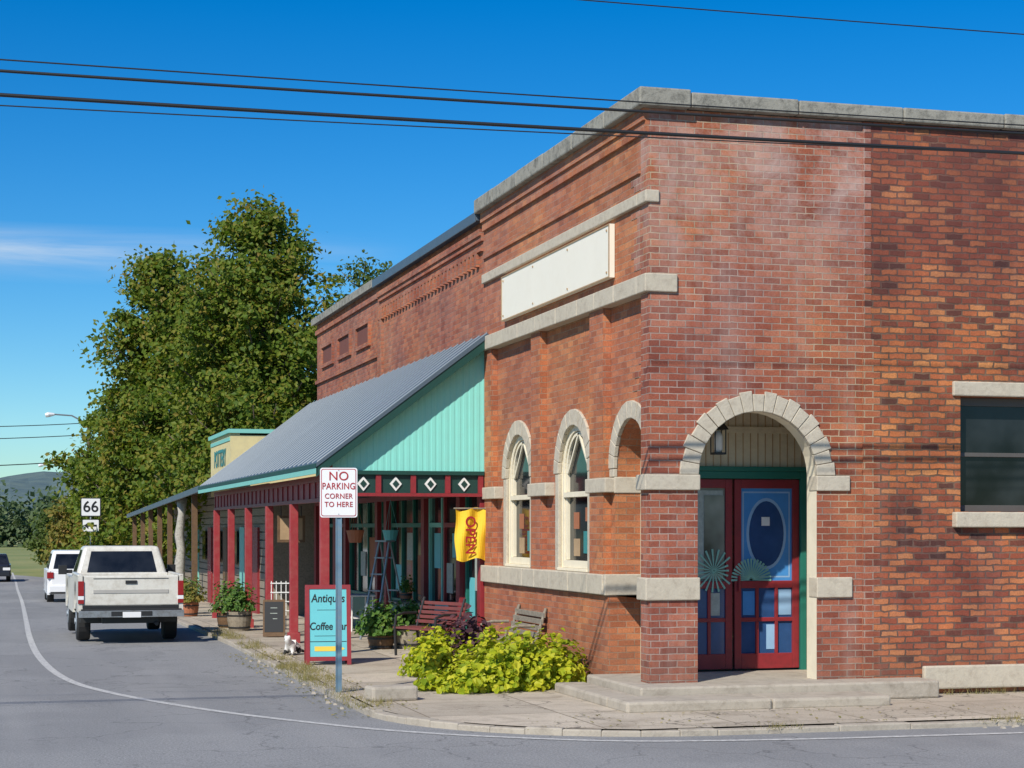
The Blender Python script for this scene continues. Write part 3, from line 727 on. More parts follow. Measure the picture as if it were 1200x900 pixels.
mb.hexa([(4.55,43.9,2.85),(4.6,43.9,2.85),(4.6,69.5,2.35),(4.55,69.5,2.35),(4.55,43.9,2.99),(4.6,43.9,2.99),(4.6,69.5,2.49),(4.55,69.5,2.49)],0)
mb.make('porch_roof',PS,[M['roof'],M['teal']])
mb=MB()
for y in (47,54,57.5,61,64.5,68.5): mb.box(4.7,4.84,y-.07,y+.07,gz(y)-.1,2.9-(y-44)*.02)
mb.make('porch_posts',PS,[M['woodbrown']])
mb=MB(); mb.tube([(4.75,50.7,-.4),(4.78,50.7,.2),(4.73,50.7,.8),(4.79,50.75,1.4),(4.74,50.75,1.8),(4.8,50.7,2.4),(4.8,50.7,2.8)],[.20,.14,.16,.12,.13,.10,.16],10); mb.make('white_tree_post',PS,[stone('peeled_log',(.46,.43,.37),.3,(.12,.10,.08),.9,8)],smooth=True)
mb=MB()
for (y,mi) in ((45.6,0),(48.2,1),(52,2),(56,0),(60,1)): mb.box(6.18,6.24,y,y+.95,gz(y)-.1,2.0,mi); mb.box(6.15,6.18,y+1.3,y+2.2,1.0,1.9,3)
mb.make('doors_and_windows',PS,[M['red'],M['teal'],M['woodbrown'],M['glass']])
# far brick building
FB=group('distant_brick_building',(6.4,92,0))
mb=MB(); mb.box(6.4,16,92,126,-1.2,5.3,0); mb.box(6.3,16.1,91.9,126.1,5.302,5.45,1); mb.hexa([(5.0,93,2.0),(6.4,93,2.3),(6.4,105,2.3),(5,105,2.0),(5.0,93,2.08),(6.4,93,2.4),(6.4,105,2.4),(5,105,2.08)],2)
for y in (94,98,102,106,110,114,118,122): mb.box(6.36,6.4,y,y+1.2,2.8,4.4,3); mb.box(6.36,6.4,y,y+1.6,-.6,1.4,3)
mb.make('walls',FB,[M['brick_far'],M['coping'],M['teal'],M['glass']])

# ------------------------------------------------------------ no parking sign
fz=R(-12)
s=group('no_parking_sign',(3.945,21.85,0),fz)
mb=MB(); mb.box(-.024,.024,.01,.05,-.05,2.55); mb.box(-.038,-.024,.0,.012,0,2.55); mb.box(.024,.038,0,.012,0,2.55); mb.make('post',s,[M['bluepost']],world=False)
def plate(mb,w,h,zc,y0,y1,mi,r=.03):
    pts=[]
    for cx,cz,a0 in ((w/2-r,h/2-r,0),(-w/2+r,h/2-r,90),(-w/2+r,-h/2+r,180),(w/2-r,-h/2+r,270)):
        for k in range(5): a=R(a0+k*22.5); pts.append((cx+r*math.cos(a),zc+cz+r*math.sin(a)))
    n=len(pts); i=len(mb.v)
    mb.v+=[(x,y0,z) for x,z in pts]+[(x,y1,z) for x,z in pts]
    mb.f.append(tuple(i+k for k in range(n))); mb.f.append(tuple(i+n+k for k in range(n))[::-1]); mb.m+=[mi,mi]
    for k in range(n): mb.f.append((i+k,i+(k+1)%n,i+n+(k+1)%n,i+n+k)); mb.m.append(mi)
def sign_face(g,w,h,zc,bm,fm,b=.012,ins=.014,y=-.01):
    mb=MB(); plate(mb,w,h,zc,y,y+.006,0); plate(mb,w-2*ins,h-2*ins,zc,y-.002,y-.0005,1,.025); plate(mb,w-2*ins-2*b,h-2*ins-2*b,zc,y-.004,y-.0025,0,.02)
    mb.make('plate',g,[fm,bm],world=False)
sign_face(s,.45,.60,2.42,M['redletter'],M['cloudy'],b=.009)
for body,sz,z,sx_ in (('NO',.15,2.615,1),('PARKING',.112,2.495,.82),('CORNER',.088,2.375,.92),('TO HERE',.088,2.275,.92)):
    text('lettering',body,sz,(0,-.017,z),(R(90),0,0),M['redletter'],s,bold=.0008,sx=sx_,sp=1.06)
mb=MB()
for z in (2.69,2.16): mb.tube([(0,-.02,z),(0,-.012,z)],.006,6)
mb.make('bolts',s,[M['steel']],world=False)
# concrete block
mb=MB(); mb.box(-.28,.28,-.16,.16,0,.17); g=group('concrete_block',(4.36,20.75,0),R(8)); mb.make('block',g,[M['concrete']],bevel=.03,world=False)
# sandwich board
s=group('sandwich_board_sign',(4.62,26.5,0),R(-6))
for sg in (1,-1):
    T=Matrix.Rotation(R(9*-sg),4,'X'); T=Matrix.Translation((0,-.20*sg,0))@T
    mb=MB()
    mb.box(-.33,-.27,-.02,.02,0,1.17,0,T); mb.box(.27,.33,-.02,.02,0,1.17,0,T); mb.box(-.27,.27,-.018,.018,1.11,1.17,0,T); mb.box(-.27,.27,-.018,.018,.06,.12,0,T)
    mb.box(-.27,.27,-.008,.008,.12,1.11,1,T)
    if sg==1:
        mb.box(-.20,.12,-.012,-.0085,.20,.27,2,T)
        i=[T@Vector(p) for p in ((.12,-.0105,.17),(.24,-.0105,.235),(.12,-.0105,.30))]; mb.poly(i,2)
        mb.box(-.265,.265,-.0105,-.0085,.335,.345,3,T)
    mb.make('board',s,[M['red'],M['signteal'],M['yellowp'],M['blackletter']],world=False,recalc=False)
T=Matrix.Translation((0,-.20,0))@Matrix.Rotation(R(-9),4,'X')
for body,sz,z in (('Antiques',.17,.97),('Coffee Bar',.155,.56)):
    p=T@Vector((0,-.011,z)); text('lettering',body,sz,p,(R(81),0,0),M['blackletter'],s,bold=.002,shear=.12,sx=.80)
mb=MB()
for (z,w_) in ((.80,.16),(.42,.2)): mb.box(-w_,w_,-.011,-.0085,z,z+.006,0,T)
mb.make('scroll_lines',s,[M['blackletter']],world=False)
# chalkboard
s=group('chalkboard_sign',(4.83,33.4,0),R(-10))
T=Matrix.Rotation(R(-10),4,'X'); mb=MB(); mb.box(-.20,.20,-.02,.02,.0,.68,0,T); mb.box(-.17,.17,-.026,-.021,.08,.64,1,T); 
mb.box(-.20,.20,.22,.25,0,.64,0)
for z in (.52,.42,.32): mb.box(-.07+random.random()*.05,.06,-.029,-.0265,z,z+.012,2,T)
mb.make('board',s,[M['woodbrown'],M['black'],M['lace']],world=False)
# hanging board under porch beam
s=group('hanging_shop_sign',(5.0,34.0,0)); mb=MB(); mb.box(-.02,.5,-.02,.02,1.72,2.22,0); mb.box(.03,.45,-.026,-.021,1.77,2.17,1); mb.tube([(.05,0,2.22),(.05,0,2.40)],.01,6,2); mb.tube([(.43,0,2.22),(.43,0,2.40)],.01,6,2)
mb.make('board',s,[M['woodbrown'],M['rust'],M['black']],world=False)
# open flag
s=group('open_flag',(6.95,27.35,0)); mb=MB()
nx,nz=14,16
def fy(i,j): return .03*math.sin(i*.75+j*.22)-.2
P=[[(-.24+.48*i/nx+.012*math.sin(j*.5),fy(i,j),2.28-.78*j/nz-.03*math.sin(i*.5)) for i in range(nx+1)] for j in range(nz+1)]
for j in range(nz):
    for i in range(nx): mb.poly([P[j][i],P[j][i+1],P[j+1][i+1],P[j+1][i]],0)
mb.make('cloth',s,[M['yellow'],M['redletter']],world=False,recalc=False)
mb=MB(); mb.tube([(-.27,-.2,2.29),(.24,-.2,2.29)],.012); mb.tube([(.22,-.2,2.29),(.22,.1,2.29)],.012); mb.make('pole',s,[M['wood']],world=False)
text('lettering','OPEN',.22,(-.02,-.238,1.88),(R(90),R(90),0),M['redletter'],s,bold=.003,sp=1.05)

# ------------------------------------------------------------ furniture
def slat_bench(name,loc,rz,L,m1,m2,n=4,metal=False):
    g=group(name,loc,rz) # faces -Y local
    mb=MB()
    for i in range(n):
        y=-.22+i*.44/n; mb.box(-L/2,L/2,y,y+.44/n-.02,.42,.45)
    for i in range(n):
        z=.5+i*.36/n; t=.22+.03*i; mb.box(-L/2,L/2,t,t+.025,z,z+.36/n-.02)
    mb.make('slats',g,[m1],bevel=.004,world=False)
    mb=MB()
    for x in (-L/2+.06,L/2-.06):
        mb.tube([(x,-.2,0),(x,-.22,.42),(x,-.2,.62),(x,-.05,.66),(x,.2,.66)],.022)
        mb.tube([(x,.28,0),(x,.2,.42),(x,.36,.9)],.022); mb.tube([(x,-.2,.40),(x,.22,.40)],.02)
    mb.make('frame',g,[m2],world=False); return g
slat_bench('wooden_bench',(6.80,24.5,0),R(-90),1.45,M['wood'],M['wood'])
slat_bench('red_metal_bench',(6.35,27.6,0),R(-66),1.15,paint('faded_red_metal',(.20,.05,.045),.5,.3,5,dirt=(.10,.06,.05),dirtamt=.6),M['black'],5)
# stepladder
s=group('stepladder',(6.6,32.0,0),R(-70)); mb=MB()
for x in (-.24,.24):
    sx=.7
    mb.tube([(x,-.35,0),(x*sx,0,1.75)],.022); mb.tube([(x,.4,0),(x*sx,.02,1.72)],.016)
for i in range(1,6):
    t=i/6; y=-.35*(1-t); z=1.75*t; w_=.24*(1-.3*t); mb.box(-w_,w_,y-.05,y+.05,z-.012,z+.012)
    if i%2: y2=.4*(1-t); mb.box(-w_,w_,y2-.015,y2+.015,z-.012,z+.012)
mb.box(-.19,.19,-.08,.1,1.74,1.77); mb.make('ladder',s,[M['steel']],world=False)
# small porch things
def table(name,loc,rz,w,d,h,m):
    g=group(name,loc,rz); mb=MB(); mb.box(-w/2,w/2,-d/2,d/2,h-.03,h)
    for a in (-1,1):
        for b in (-1,1): mb.tube([(a*(w/2-.04),b*(d/2-.04),0),(a*(w/2-.05),b*(d/2-.05),h-.03)],.018,6)
    mb.box(-w/2+.05,w/2-.05,-d/2+.05,d/2-.05,h*.35,h*.35+.02); mb.make('table',g,[m],bevel=.004,world=False); return g
table('porch_table',(6.8,31.1,0),0,.5,.7,.72,M['wood']); table('porch_table',(6.7,34.9,0),0,.5,.8,.7,M['white'])
g=group('milk_can',(6.3,30.8,0)); mb=MB(); mb.tube([(0,0,0),(0,0,.38),(0,0,.46),(0,0,.54),(0,0,.56)],[.15,.15,.09,.09,.11],14); mb.make('can',g,[M['steel']],world=False,smooth=False)
g=group('framed_picture',(7.0,29.7,.0),R(-75)); mb=MB(); T=Matrix.Rotation(R(-10),4,'X'); mb.box(-.22,.22,-.015,.015,.0,.75,0,T); mb.box(-.17,.17,-.022,-.016,.06,.69,1,T); mb.make('frame',g,[M['teal'],M['lace']],world=False)
g=group('lattice_panel',(5.1,33.9,0),R(-10)); mb=MB()
for i in range(6): mb.box(-.25+i*.09,-.235+i*.09,-.01,.01,.1,1.0); mb.box(-.26,.22,-.022,-.011,.1+i*.17,.12+i*.17)
mb.make('slats',g,[M['white']],world=False)
for (x,y,c) in ((5.6,29.5,'terracotta'),(6.9,32.9,'signteal'),(6.9,36.2,'terracotta')):
    g=group('hanging_basket',(x,y,0)); mb=MB(); mb.tube([(0,0,1.75),(0,0,1.95)],[.10,.15],12); 
    for a in (0,2.1,4.2): mb.tube([(.14*math.cos(a),.14*math.sin(a),1.95),(0,0,2.5)],.004,4)
    mb.make('basket',g,[M[c]],world=False)

# ------------------------------------------------------------ plants
def mound(name,loc,rx,ry,h,n,size,mat,shape='leaf',parent=None,stem=True,lump=0.25):
    g=group(name,loc) if parent is None else parent
    u=rng.uniform(0,2*np.pi,n); v=np.arccos(rng.uniform(-.05,1,n)); rr=rng.uniform(.45,1.0,n)**.5
    l=1+lump*np.sin(3*u+1)*np.sin(2*v)+lump*.7*np.sin(7*u+v*5)+rng.normal(0,.08,n)
    d=np.stack([np.sin(v)*np.cos(u),np.sin(v)*np.sin(u),np.cos(v)],1)
    C=d*np.array([rx,ry,h])*(rr*l)[:,None]; C[:,2]=np.abs(C[:,2])+.03
    Nn=d+np.array([-.2,-.3,.6])+rng.normal(0,.5,(n,3))
    o=leaf_obj(name+'_leaves',C,Nn,rng.uniform(.5,1.3,n)*size,mat,None,shape); o.parent=g
    if stem:
        mb=MB()
        for i in range(14):
            a=random.uniform(0,6.28); r=random.uniform(.4,.8); mb.tube([(0,0,0),(rx*r*.5*math.cos(a),ry*r*.5*math.sin(a),h*.5),(rx*r*math.cos(a),ry*r*math.sin(a),h*random.uniform(.4,.8))],[.008,.006,.003],5)
        mb.make('stems',g,[M['potleaf']],world=False)
    return g
V=group('sweet_potato_vine_plant',(6.15,21.95,0))
for (x,y,rx,ry,h,n) in ((6.35,22.0,.60,.6,.60,1500),(5.95,21.75,.52,.5,.44,1100),(5.5,21.6,.42,.4,.27,650),(6.75,21.9,.35,.45,.52,700),(6.1,22.7,.5,.5,.58,900),(5.15,21.9,.25,.3,.16,260)):
    e=group('clump',(x-6.15,y-21.95,0)); e.parent=V; mound('vine',(0,0,0),rx,ry,h,n,.083,M['vine'],parent=e,lump=.3)
V=group('sweet_potato_vine_plant',(5.75,24.4,0))
for (x,y,rx,ry,h,n) in ((5.75,24.4,.42,.5,.46,950),(5.55,24.0,.35,.35,.28,520),(5.95,24.9,.35,.4,.50,600)):
    e=group('clump',(x-5.75,y-24.4,0)); e.parent=V; mound('vine',(0,0,0),rx,ry,h,n,.083,M['vine'],parent=e,lump=.3)
mound('purple_leaf_plant',(6.25,24.6,0),.42,.5,.70,900,.10,M['purpleleaf'])
def barrel(name,loc,r,h,mat,plant,pr,ph,n=600,size=.07,shape='leaf'):
    g=group(name,loc); mb=MB()
    mb.tube([(0,0,0),(0,0,h*.5),(0,0,h),(0,0,h-.02)],[r*.82,r*.97,r,r*.9],20)
    for z in (.18,.8): mb.tube([(0,0,h*z-.015),(0,0,h*z+.015)],[r*(.9 if z<.5 else 1.0)+.006]*2,20,1)
    mb.make('tub',g,[mat,M['black']],world=False)
    e=group('foliage_anchor',(0,0,h)); e.parent=g
    mound(name+'_plant',(0,0,0),pr,pr,ph,n,size,plant,shape,parent=e,stem=True); return g
barrel('barrel_planter',(6.55,29.6,0),.28,.40,M['wood'],M['potleaf'],.33,.32,500)
barrel('barrel_planter',(6.05,29.6,0),.22,.22,M['woodbrown'],M['potleaf'],.40,.46,800,.08)
barrel('barrel_planter',(4.55,36.2,gz(36)),.24,.38,M['wood'],M['potleaf'],.32,.5,600)
barrel('barrel_planter',(4.5,37.7,gz(37.7)),.22,.30,M['woodbrown'],M['potleaf'],.33,.6,600)
barrel('flower_pot',(4.4,44.5,gz(44)),.22,.32,M['terracotta'],M['leafautumn'],.38,.45,500)
barrel('flower_pot',(4.45,46.2,gz(46)),.22,.30,M['terracotta'],M['potleaf'],.40,.6,600)
barrel('flower_pot',(6.85,30.6,0),.15,.25,M['white'],M['potleaf'],.2,.4,260)
barrel('flower_pot',(6.8,31.1,.72),.10,.14,M['terracotta'],M['potleaf'],.14,.25,160,.05)
# weeds
def blades(name,pts,h,mat):
    n=len(pts); Nn=np.array([0,0,1.])+rng.normal(0,.45,(n,3)); leaf_obj(name,pts,Nn,rng.uniform(.4,1.2,n)*h,mat,None,'blade')
pts=[]
for k in range(80):
    y=random.choice([random.uniform(20,28.5),random.uniform(22,26.5),random.uniform(30,36)]); x=KX+.09+random.uniform(-.16,.26)
    c=np.array([x,y,0]); pts.append(c+rng.normal(0,1,(55,3))*np.array([.07,.14,0]))
for k in range(14):
    c=np.array([random.choice([random.uniform(9.8,11.6),random.uniform(7.5,12)]),16.97+random.uniform(-.08,.05),-.03]); pts.append(c+rng.normal(0,1,(50,3))*np.array([.12,.04,0]))
for k in range(14):
    c=np.array([random.uniform(10.2,12.5),19.62,0]); pts.append(c+rng.normal(0,1,(16,3))*np.array([.08,.02,0]))
for k in range(16):
    c=np.array([7.12,random.uniform(23,27),0]); pts.append(c+rng.normal(0,1,(14,3))*np.array([.02,.08,0]))
blades('weeds_grass',np.concatenate(pts),.10,M['weed'])
pts=[np.array([random.uniform(3.5,4.5),random.uniform(19.5,30),.0]) for k in range(900)]+[np.array([random.uniform(5.,12),random.uniform(17.,18.5),.0]) for k in range(220)]
leaf_obj('fallen_leaves',np.array([[p[0],p[1],.012 if p[0]>KX else -KH+.012] for p in pts]),np.tile([0,0,1.],(len(pts),1))+rng.normal(0,.2,(len(pts),3)),rng.uniform(.015,.055,len(pts)),M['weed'],None,'quad')
mb=MB() # rubble of broken kerb
for k in range(60):
    if k<26: x,y=random.uniform(9.6,12.2),16.86+random.gauss(0,.07)
    else: x,y=KX-.06+random.gauss(0,.08),random.uniform(20.5,29)
    r=random.uniform(.008,.032); z=-KH if (x<KX or y<16.95) else 0
    mb.hexa([(x-r,y-r*.8,z),(x+r*.9,y-r,z),(x+r,y+r*.7,z),(x-r*.8,y+r,z),(x-r*.6,y-r*.5,z+r*.9),(x+r*.5,y-r*.6,z+r*.7),(x+r*.6,y+r*.5,z+r*.8),(x-r*.5,y+r*.6,z+r)])
mb.make('gravel',None,[M['concrete']])

def tree(name,loc,H,prof,tr,nbr,lpc,ls,mat,z0=.12,cs=.42,seed=1,mat2=None):
    rnd=random.Random(seed); g=group(name,loc); mb=MB()
    def pr(h):
        for (a,ra),(b,rb) in zip(prof[:-1],prof[1:]):
            if a<=h<=b: return ra+(rb-ra)*(h-a)/(b-a)
        return prof[-1][1]
    tp=[(0,0,-1),(0,0,0)]+[(rnd.uniform(-.15,.15),rnd.uniform(-.15,.15),H*k/8) for k in range(1,8)]+[(0,0,H*.97)]
    mb.tube(tp,[tr*1.3,tr]+[tr*(1-k/8.3) for k in range(1,8)]+[.02],10)
    Cs=[];Ns=[];Ss=[]
    for i in range(nbr):
        h=z0+(1-z0)*((i+rnd.random())/nbr)**.92; a=i*2.4+rnd.uniform(-.5,.5)
        Rr=pr(h)*rnd.uniform(.55,1.16)
        zs=max(.6,h*H-Rr*.55); e=Vector((Rr*math.cos(a),Rr*math.sin(a),h*H+rnd.uniform(-.2,.3)))
        st=Vector((0,0,zs)); mid=st.lerp(e,.5)+Vector((0,0,-.12*Rr))
        mb.tube([st,mid,e],[tr*.33*(1-h*.6),tr*.18*(1-h*.5),.015],6)
        nc=max(3,int(Rr*3.0))
        for k in range(nc):
            t=.3+.75*(k+rnd.random())/nc
            c=st.lerp(e,t)+Vector((rnd.gauss(0,.22),rnd.gauss(0,.22),rnd.gauss(0,.18)))*(Rr*.35+.3)
            s_=cs*rnd.uniform(.5,1.2); n=int(lpc*rnd.uniform(.6,1.3))
            p=rng.normal(0,1,(n,3))*np.array([s_,s_,s_*.62])+np.array(c)
            Cs.append(p); Ns.append(rng.normal(0,.65,(n,3))+np.array([math.cos(a)*.3-.2,math.sin(a)*.3-.3,.6])); Ss.append(rng.uniform(.65,1.3,n)*ls)
    mb.make('trunk_and_limbs',g,[M['bark']],world=False,smooth=True)
    o=leaf_obj('foliage',np.concatenate(Cs),np.concatenate(Ns),np.concatenate(Ss),mat,None); o.parent=g
    return g
tree('sweetgum_tree',(8.25,60.1,-.5),12.9,[(0,2.6),(.25,3.2),(.55,3.3),(.75,2.9),(.9,1.9),(1,.5)],.28,115,88,.175,M['leaf'],.15,.38,3)
tree('sweetgum_tree',(6.35,76.2,-.6),13.6,[(0,2.4),(.25,3.0),(.5,3.2),(.7,2.6),(.85,1.9),(1,.5)],.3,100,88,.21,M['leaf'],.12,.42,5)
tree('sweetgum_tree',(8.9,72,-.6),12.4,[(0,2.5),(.3,3.0),(.6,2.9),(.85,2.0),(1,.6)],.28,70,80,.22,M['leaf'],.12,.43,8)
tree('sweetgum_tree',(5.9,88,-.7),9.2,[(0,2.3),(.3,3.0),(.6,2.8),(.85,1.9),(1,.6)],.28,60,80,.24,M['leaf'],.10,.43,18)
tree('oak_tree',(15.3,78.8,-.6),14.2,[(0,2.6),(.4,3.0),(.8,2.4),(1,1.0)],.3,50,34,.20,M['leafdark'],.3,.4,9)
tree('small_tree',(4.4,112,-.8),4.2,[(0,1.3),(.5,1.7),(.8,1.3),(1,.4)],.15,30,60,.26,M['leafautumn'],.1,.35,11)
tree('small_tree',(3.8,128,-.8),3.9,[(0,1.5),(.5,1.9),(.8,1.4),(1,.5)],.15,30,60,.26,M['leafdark'],.1,.4,12)
# background tree masses
def treemass(name,pts,mat,ls):
    Cs=[];Ns=[];Ss=[]
    for (x,y,r,h) in pts:
        for k in range(16):
            a=random.uniform(0,6.28); q=random.random()**.5
            zz=random.uniform(.1,1)
            c=np.array([x+r*q*math.cos(a)*(1.15-zz*.7),y+r*q*math.sin(a)*(1.15-zz*.7),-.8+h*zz]); n=40
            Cs.append(c+rng.normal(0,1,(n,3))*r*.24); Ns.append(rng.normal(0,.7,(n,3))+np.array([-.3,-.4,.7])); Ss.append(rng.uniform(.6,1.3,n)*ls)
    leaf_obj(name,np.concatenate(Cs),np.concatenate(Ns),np.concatenate(Ss),mat)
pts=[]
for i in range(70): 
    x=random.uniform(-60,60); pts.append((x,random.uniform(275,320),random.uniform(3.5,5.5),random.uniform(4,7.5)))
for i in range(14): pts.append((random.uniform(12,24),random.uniform(150,230),random.uniform(3,5),random.uniform(5,7)))
treemass('background_trees',pts,M['farleaf'],.9)
# hills
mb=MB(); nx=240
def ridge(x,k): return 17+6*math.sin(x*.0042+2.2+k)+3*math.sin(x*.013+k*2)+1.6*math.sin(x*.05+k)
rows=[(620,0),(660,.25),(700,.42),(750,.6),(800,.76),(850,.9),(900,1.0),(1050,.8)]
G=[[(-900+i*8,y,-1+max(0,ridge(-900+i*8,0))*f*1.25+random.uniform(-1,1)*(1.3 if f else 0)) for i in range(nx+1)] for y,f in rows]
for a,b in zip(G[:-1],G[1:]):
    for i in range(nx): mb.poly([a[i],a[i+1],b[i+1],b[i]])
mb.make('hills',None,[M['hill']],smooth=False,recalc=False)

# ------------------------------------------------------------ vehicles
def wheel(mb,x,y,z,r,w_):
    s=1 if x>0 else -1
    mb.tube([(x-w_/2,y,z),(x-w_/2+.03,y,z),(x+w_/2-.03,y,z),(x+w_/2,y,z)],[r*.93,r,r,r*.93],24,0)
    e=x+s*(w_/2+.002); mb.tube([(e-s*.02,y,z),(e+s*.008,y,z)],[r*.58,r*.52],18,1); mb.tube([(e,y,z),(e+s*.03,y,z)],[r*.18,r*.15],10,1)
def quadon(mb,p,u0,u1,v0,v1,mi,off):
    a,b,c,d=[Vector(q) for q in p]
    n=(b-a).cross(d-a).normalized()*off
    f=lambda u,v:(a.lerp(b,u)).lerp(d.lerp(c,u),v)+n
    mb.poly([f(u0,v0),f(u1,v0),f(u1,v1),f(u0,v1)],mi)
T_=group('pickup_truck',(2.26,33.3,gz(33)-KH),R(.5))
mb=MB()
W=.92
for sx in (-1,1):
    w0,w1=(-W,-W+.07) if sx<0 else (W-.07,W)
    arch_wall(mb,PX,0.02,2.12,.56,1.22,w0,w1,[(1.2,.46,.56,.64,True)],0,0,16)
    arch_wall(mb,PX,2.14,5.25,.48,1.12,w0,w1,[(4.45,.46,.48,.62,True)],0,0,16)
    mb.box(w0-.012 if sx<0 else w0,w1 if sx<0 else w1+.012,.02,2.12,1.19,1.24)
mb.box(-W+.071,W-.071,.02,.08,.68,1.215)       # tailgate
mb.box(-W+.071,W-.071,.082,5.0,.52,.60); mb.box(-W+.071,W-.071,2.10,2.16,.6,1.22)
mb.box(-W+.071,W-.071,3.75,5.22,.6,1.11); mb.box(-W+.071,W-.071,2.16,3.75,.6,1.10)
mb.make('body',T_,[M['carwhite']],bevel=.022,world=False,seg=3)
mb=MB()
bb=(-.87,.87,2.17,4.0); tt=(-.70,.70,2.38,3.30); z0,z1=1.10,1.72
mb.frustum(bb,tt,z0,z1,0); mb.make('cab',T_,[M['carwhite']],bevel=.06,world=False,seg=3)
mb=MB()
A=[(bb[0],bb[2],z0),(bb[1],bb[2],z0),(tt[1],tt[2],z1),(tt[0],tt[2],z1)]; quadon(mb,A,.11,.89,.2,.84,0,.006)
A=[(bb[1],bb[3],z0),(bb[0],bb[3],z0),(tt[0],tt[3],z1),(tt[1],tt[3],z1)]; quadon(mb,A,.06,.94,.1,.9,0,.006)
A=[(bb[0],bb[3],z0),(bb[0],bb[2],z0),(tt[0],tt[2],z1),(tt[0],tt[3],z1)]; quadon(mb,A,.18,.88,.12,.88,0,.006)
A=[(bb[1],bb[2],z0),(bb[1],bb[3],z0),(tt[1],tt[3],z1),(tt[1],tt[2],z1)]; quadon(mb,A,.12,.82,.12,.88,0,.006)
mb.make('windows',T_,[M['carglass']],world=False,recalc=False)
mb=MB()
mb.box(-.92,.92,-.16,-.03,.48,.60,0); mb.box(-.36,.36,-.165,-.15,.50,.585,1); mb.box(-.88,.88,-.155,-.03,.602,.625,1)
mb.box(-.16,.16,-.172,-.166,.475,.575,3)
mb.box(-.66,.66,.010,.0195,.90,.965,2); mb.box(-.66,.66,.010,.019,1.16,1.17,1)
mb.box(-.84,-.83,.010,.0195,.70,1.21,1); mb.box(.83,.84,.010,.0195,.70,1.21,1)
mb.box(-.10,.10,.0,.019,1.07,1.13,1)
mb.box(-.84,.84,.021,.07,.62,.678,1)
for sx in (-1,1):
    a,b=sorted((sx*.825,sx*.925)); mb.box(a,b,-.005,.04,.86,1.12,4); mb.box(a,b,-.006,.038,.79,.855,3); mb.box(a,b,-.004,.036,.72,.785,4)
for sx in (-1,1): mb.box(min(sx*.97,sx*1.13),max(sx*.97,sx*1.13),3.45,3.55,1.16,1.34,1); mb.box(min(sx*.86,sx*.98),max(sx*.86,sx*.98),3.47,3.53,1.18,1.25,1)
mb.box(-.5,.5,.1,.4,.36,.46,1); mb.tube([(.45,-.02,.35),(.45,.8,.38)],.035,8,1)
mb.box(-.20,.20,2.395,2.42,1.665,1.695,4)
mb.box(-.86,.86,.6,.75,.35,.53,1)
mb.make('bumper_lights_mirrors',T_,[M['chrome'],M['black'],paint('grey_trim',(.40,.385,.35),.5),M['cloudy'],M['taillight']],world=False,bevel=.006)
mb=MB()
for x in (-.78,.78):
    for y in (1.2,4.45): wheel(mb,x,y,.36,.36,.24)
mb.box(-.35,-.28,.3,5,.42,.5,0); mb.box(.28,.35,.3,5,.42,.5,0); mb.tube([(-.8,1.2,.37),(.8,1.2,.37)],.06,8,0)
mb.make('wheels_and_chassis',T_,[M['rubber'],M['steel']],world=False)

def car(name,loc,rz,pm,L,Wd,belt,top,gl,gt,lit):
    g=group(name,loc,rz); mb=MB(); h=Wd/2
    for sx in (-1,1):
        w0,w1=(-h,-h+.1) if sx<0 else (h-.1,h)
        arch_wall(mb,PX,.05,L-.05,.30,belt,w0,w1,[(.9,.37,.3,.40,True),(L-.9,.37,.3,.40,True)],0,0,14)
    mb.box(-h+.101,h-.101,.0,L,.32,belt-.02); mb.box(-h+.03,h-.03,-.06,.12,.34,.62); mb.box(-h+.03,h-.03,L-.12,L+.06,.30,.6)
    mb.make('body',g,[pm],bevel=.05,world=False,seg=3)
    mb=MB(); bb=(-h+.03,h-.03,gl[0],gl[1]); tt=(-h+.2,h-.2,gt[0],gt[1]); mb.frustum(bb,tt,belt-.03,top); mb.make('cabin',g,[pm],bevel=.07,world=False,seg=3)
    mb=MB(); z0,z1=belt-.03,top
    for A,u in (([(bb[0],bb[2],z0),(bb[1],bb[2],z0),(tt[1],tt[2],z1),(tt[0],tt[2],z1)],(.08,.92)),([(bb[1],bb[3],z0),(bb[0],bb[3],z0),(tt[0],tt[3],z1),(tt[1],tt[3],z1)],(.06,.94)),
              ([(bb[0],bb[3],z0),(bb[0],bb[2],z0),(tt[0],tt[2],z1),(tt[0],tt[3],z1)],(.12,.9)),([(bb[1],bb[2],z0),(bb[1],bb[3],z0),(tt[1],tt[3],z1),(tt[1],tt[2],z1)],(.1,.88))):
        quadon(mb,A,u[0],u[1],.14,.84,0,.008)
    mb.make('windows',g,[M['carglass']],world=False,recalc=False)
    mb=MB()
    for sx in (-1,1):
        a,b=sorted((sx*(h-.20),sx*(h+.005))); mb.box(a,b,-.03,.06,belt-.24,belt-.04 if lit else belt-.12,0)
        a,b=sorted((sx*(h-.4),sx*(h-.03))); mb.box(a,b,L-.05,L+.03,.62,.76,1)
    mb.box(-.26,.26,-.075,-.061,.5,.62,1); mb.box(-h+.1,h-.1,-.07,-.062,.34,.40,2)
    mb.make('lights',g,[M['taillight'],M['cloudy'],M['black']],bevel=.01,world=False)
    mb=MB()
    for x in (-h+.12,h-.12):
        for y in (.9,L-.9): wheel(mb,x,y,.34,.34,.22)
    mb.make('wheels',g,[M['rubber'],M['steel']],world=False); return g
car('white_suv',(2.42,61.5,gz(65)-KH),0,M['carwhite2'],4.7,1.87,1.08,1.74,(.05,3.6),(.35,2.6),True)
car('dark_car',(-.35,104,gz(100)-KH),math.pi,M['cardark'],4.6,1.8,.9,1.45,(.7,3.5),(1.2,2.6),False)

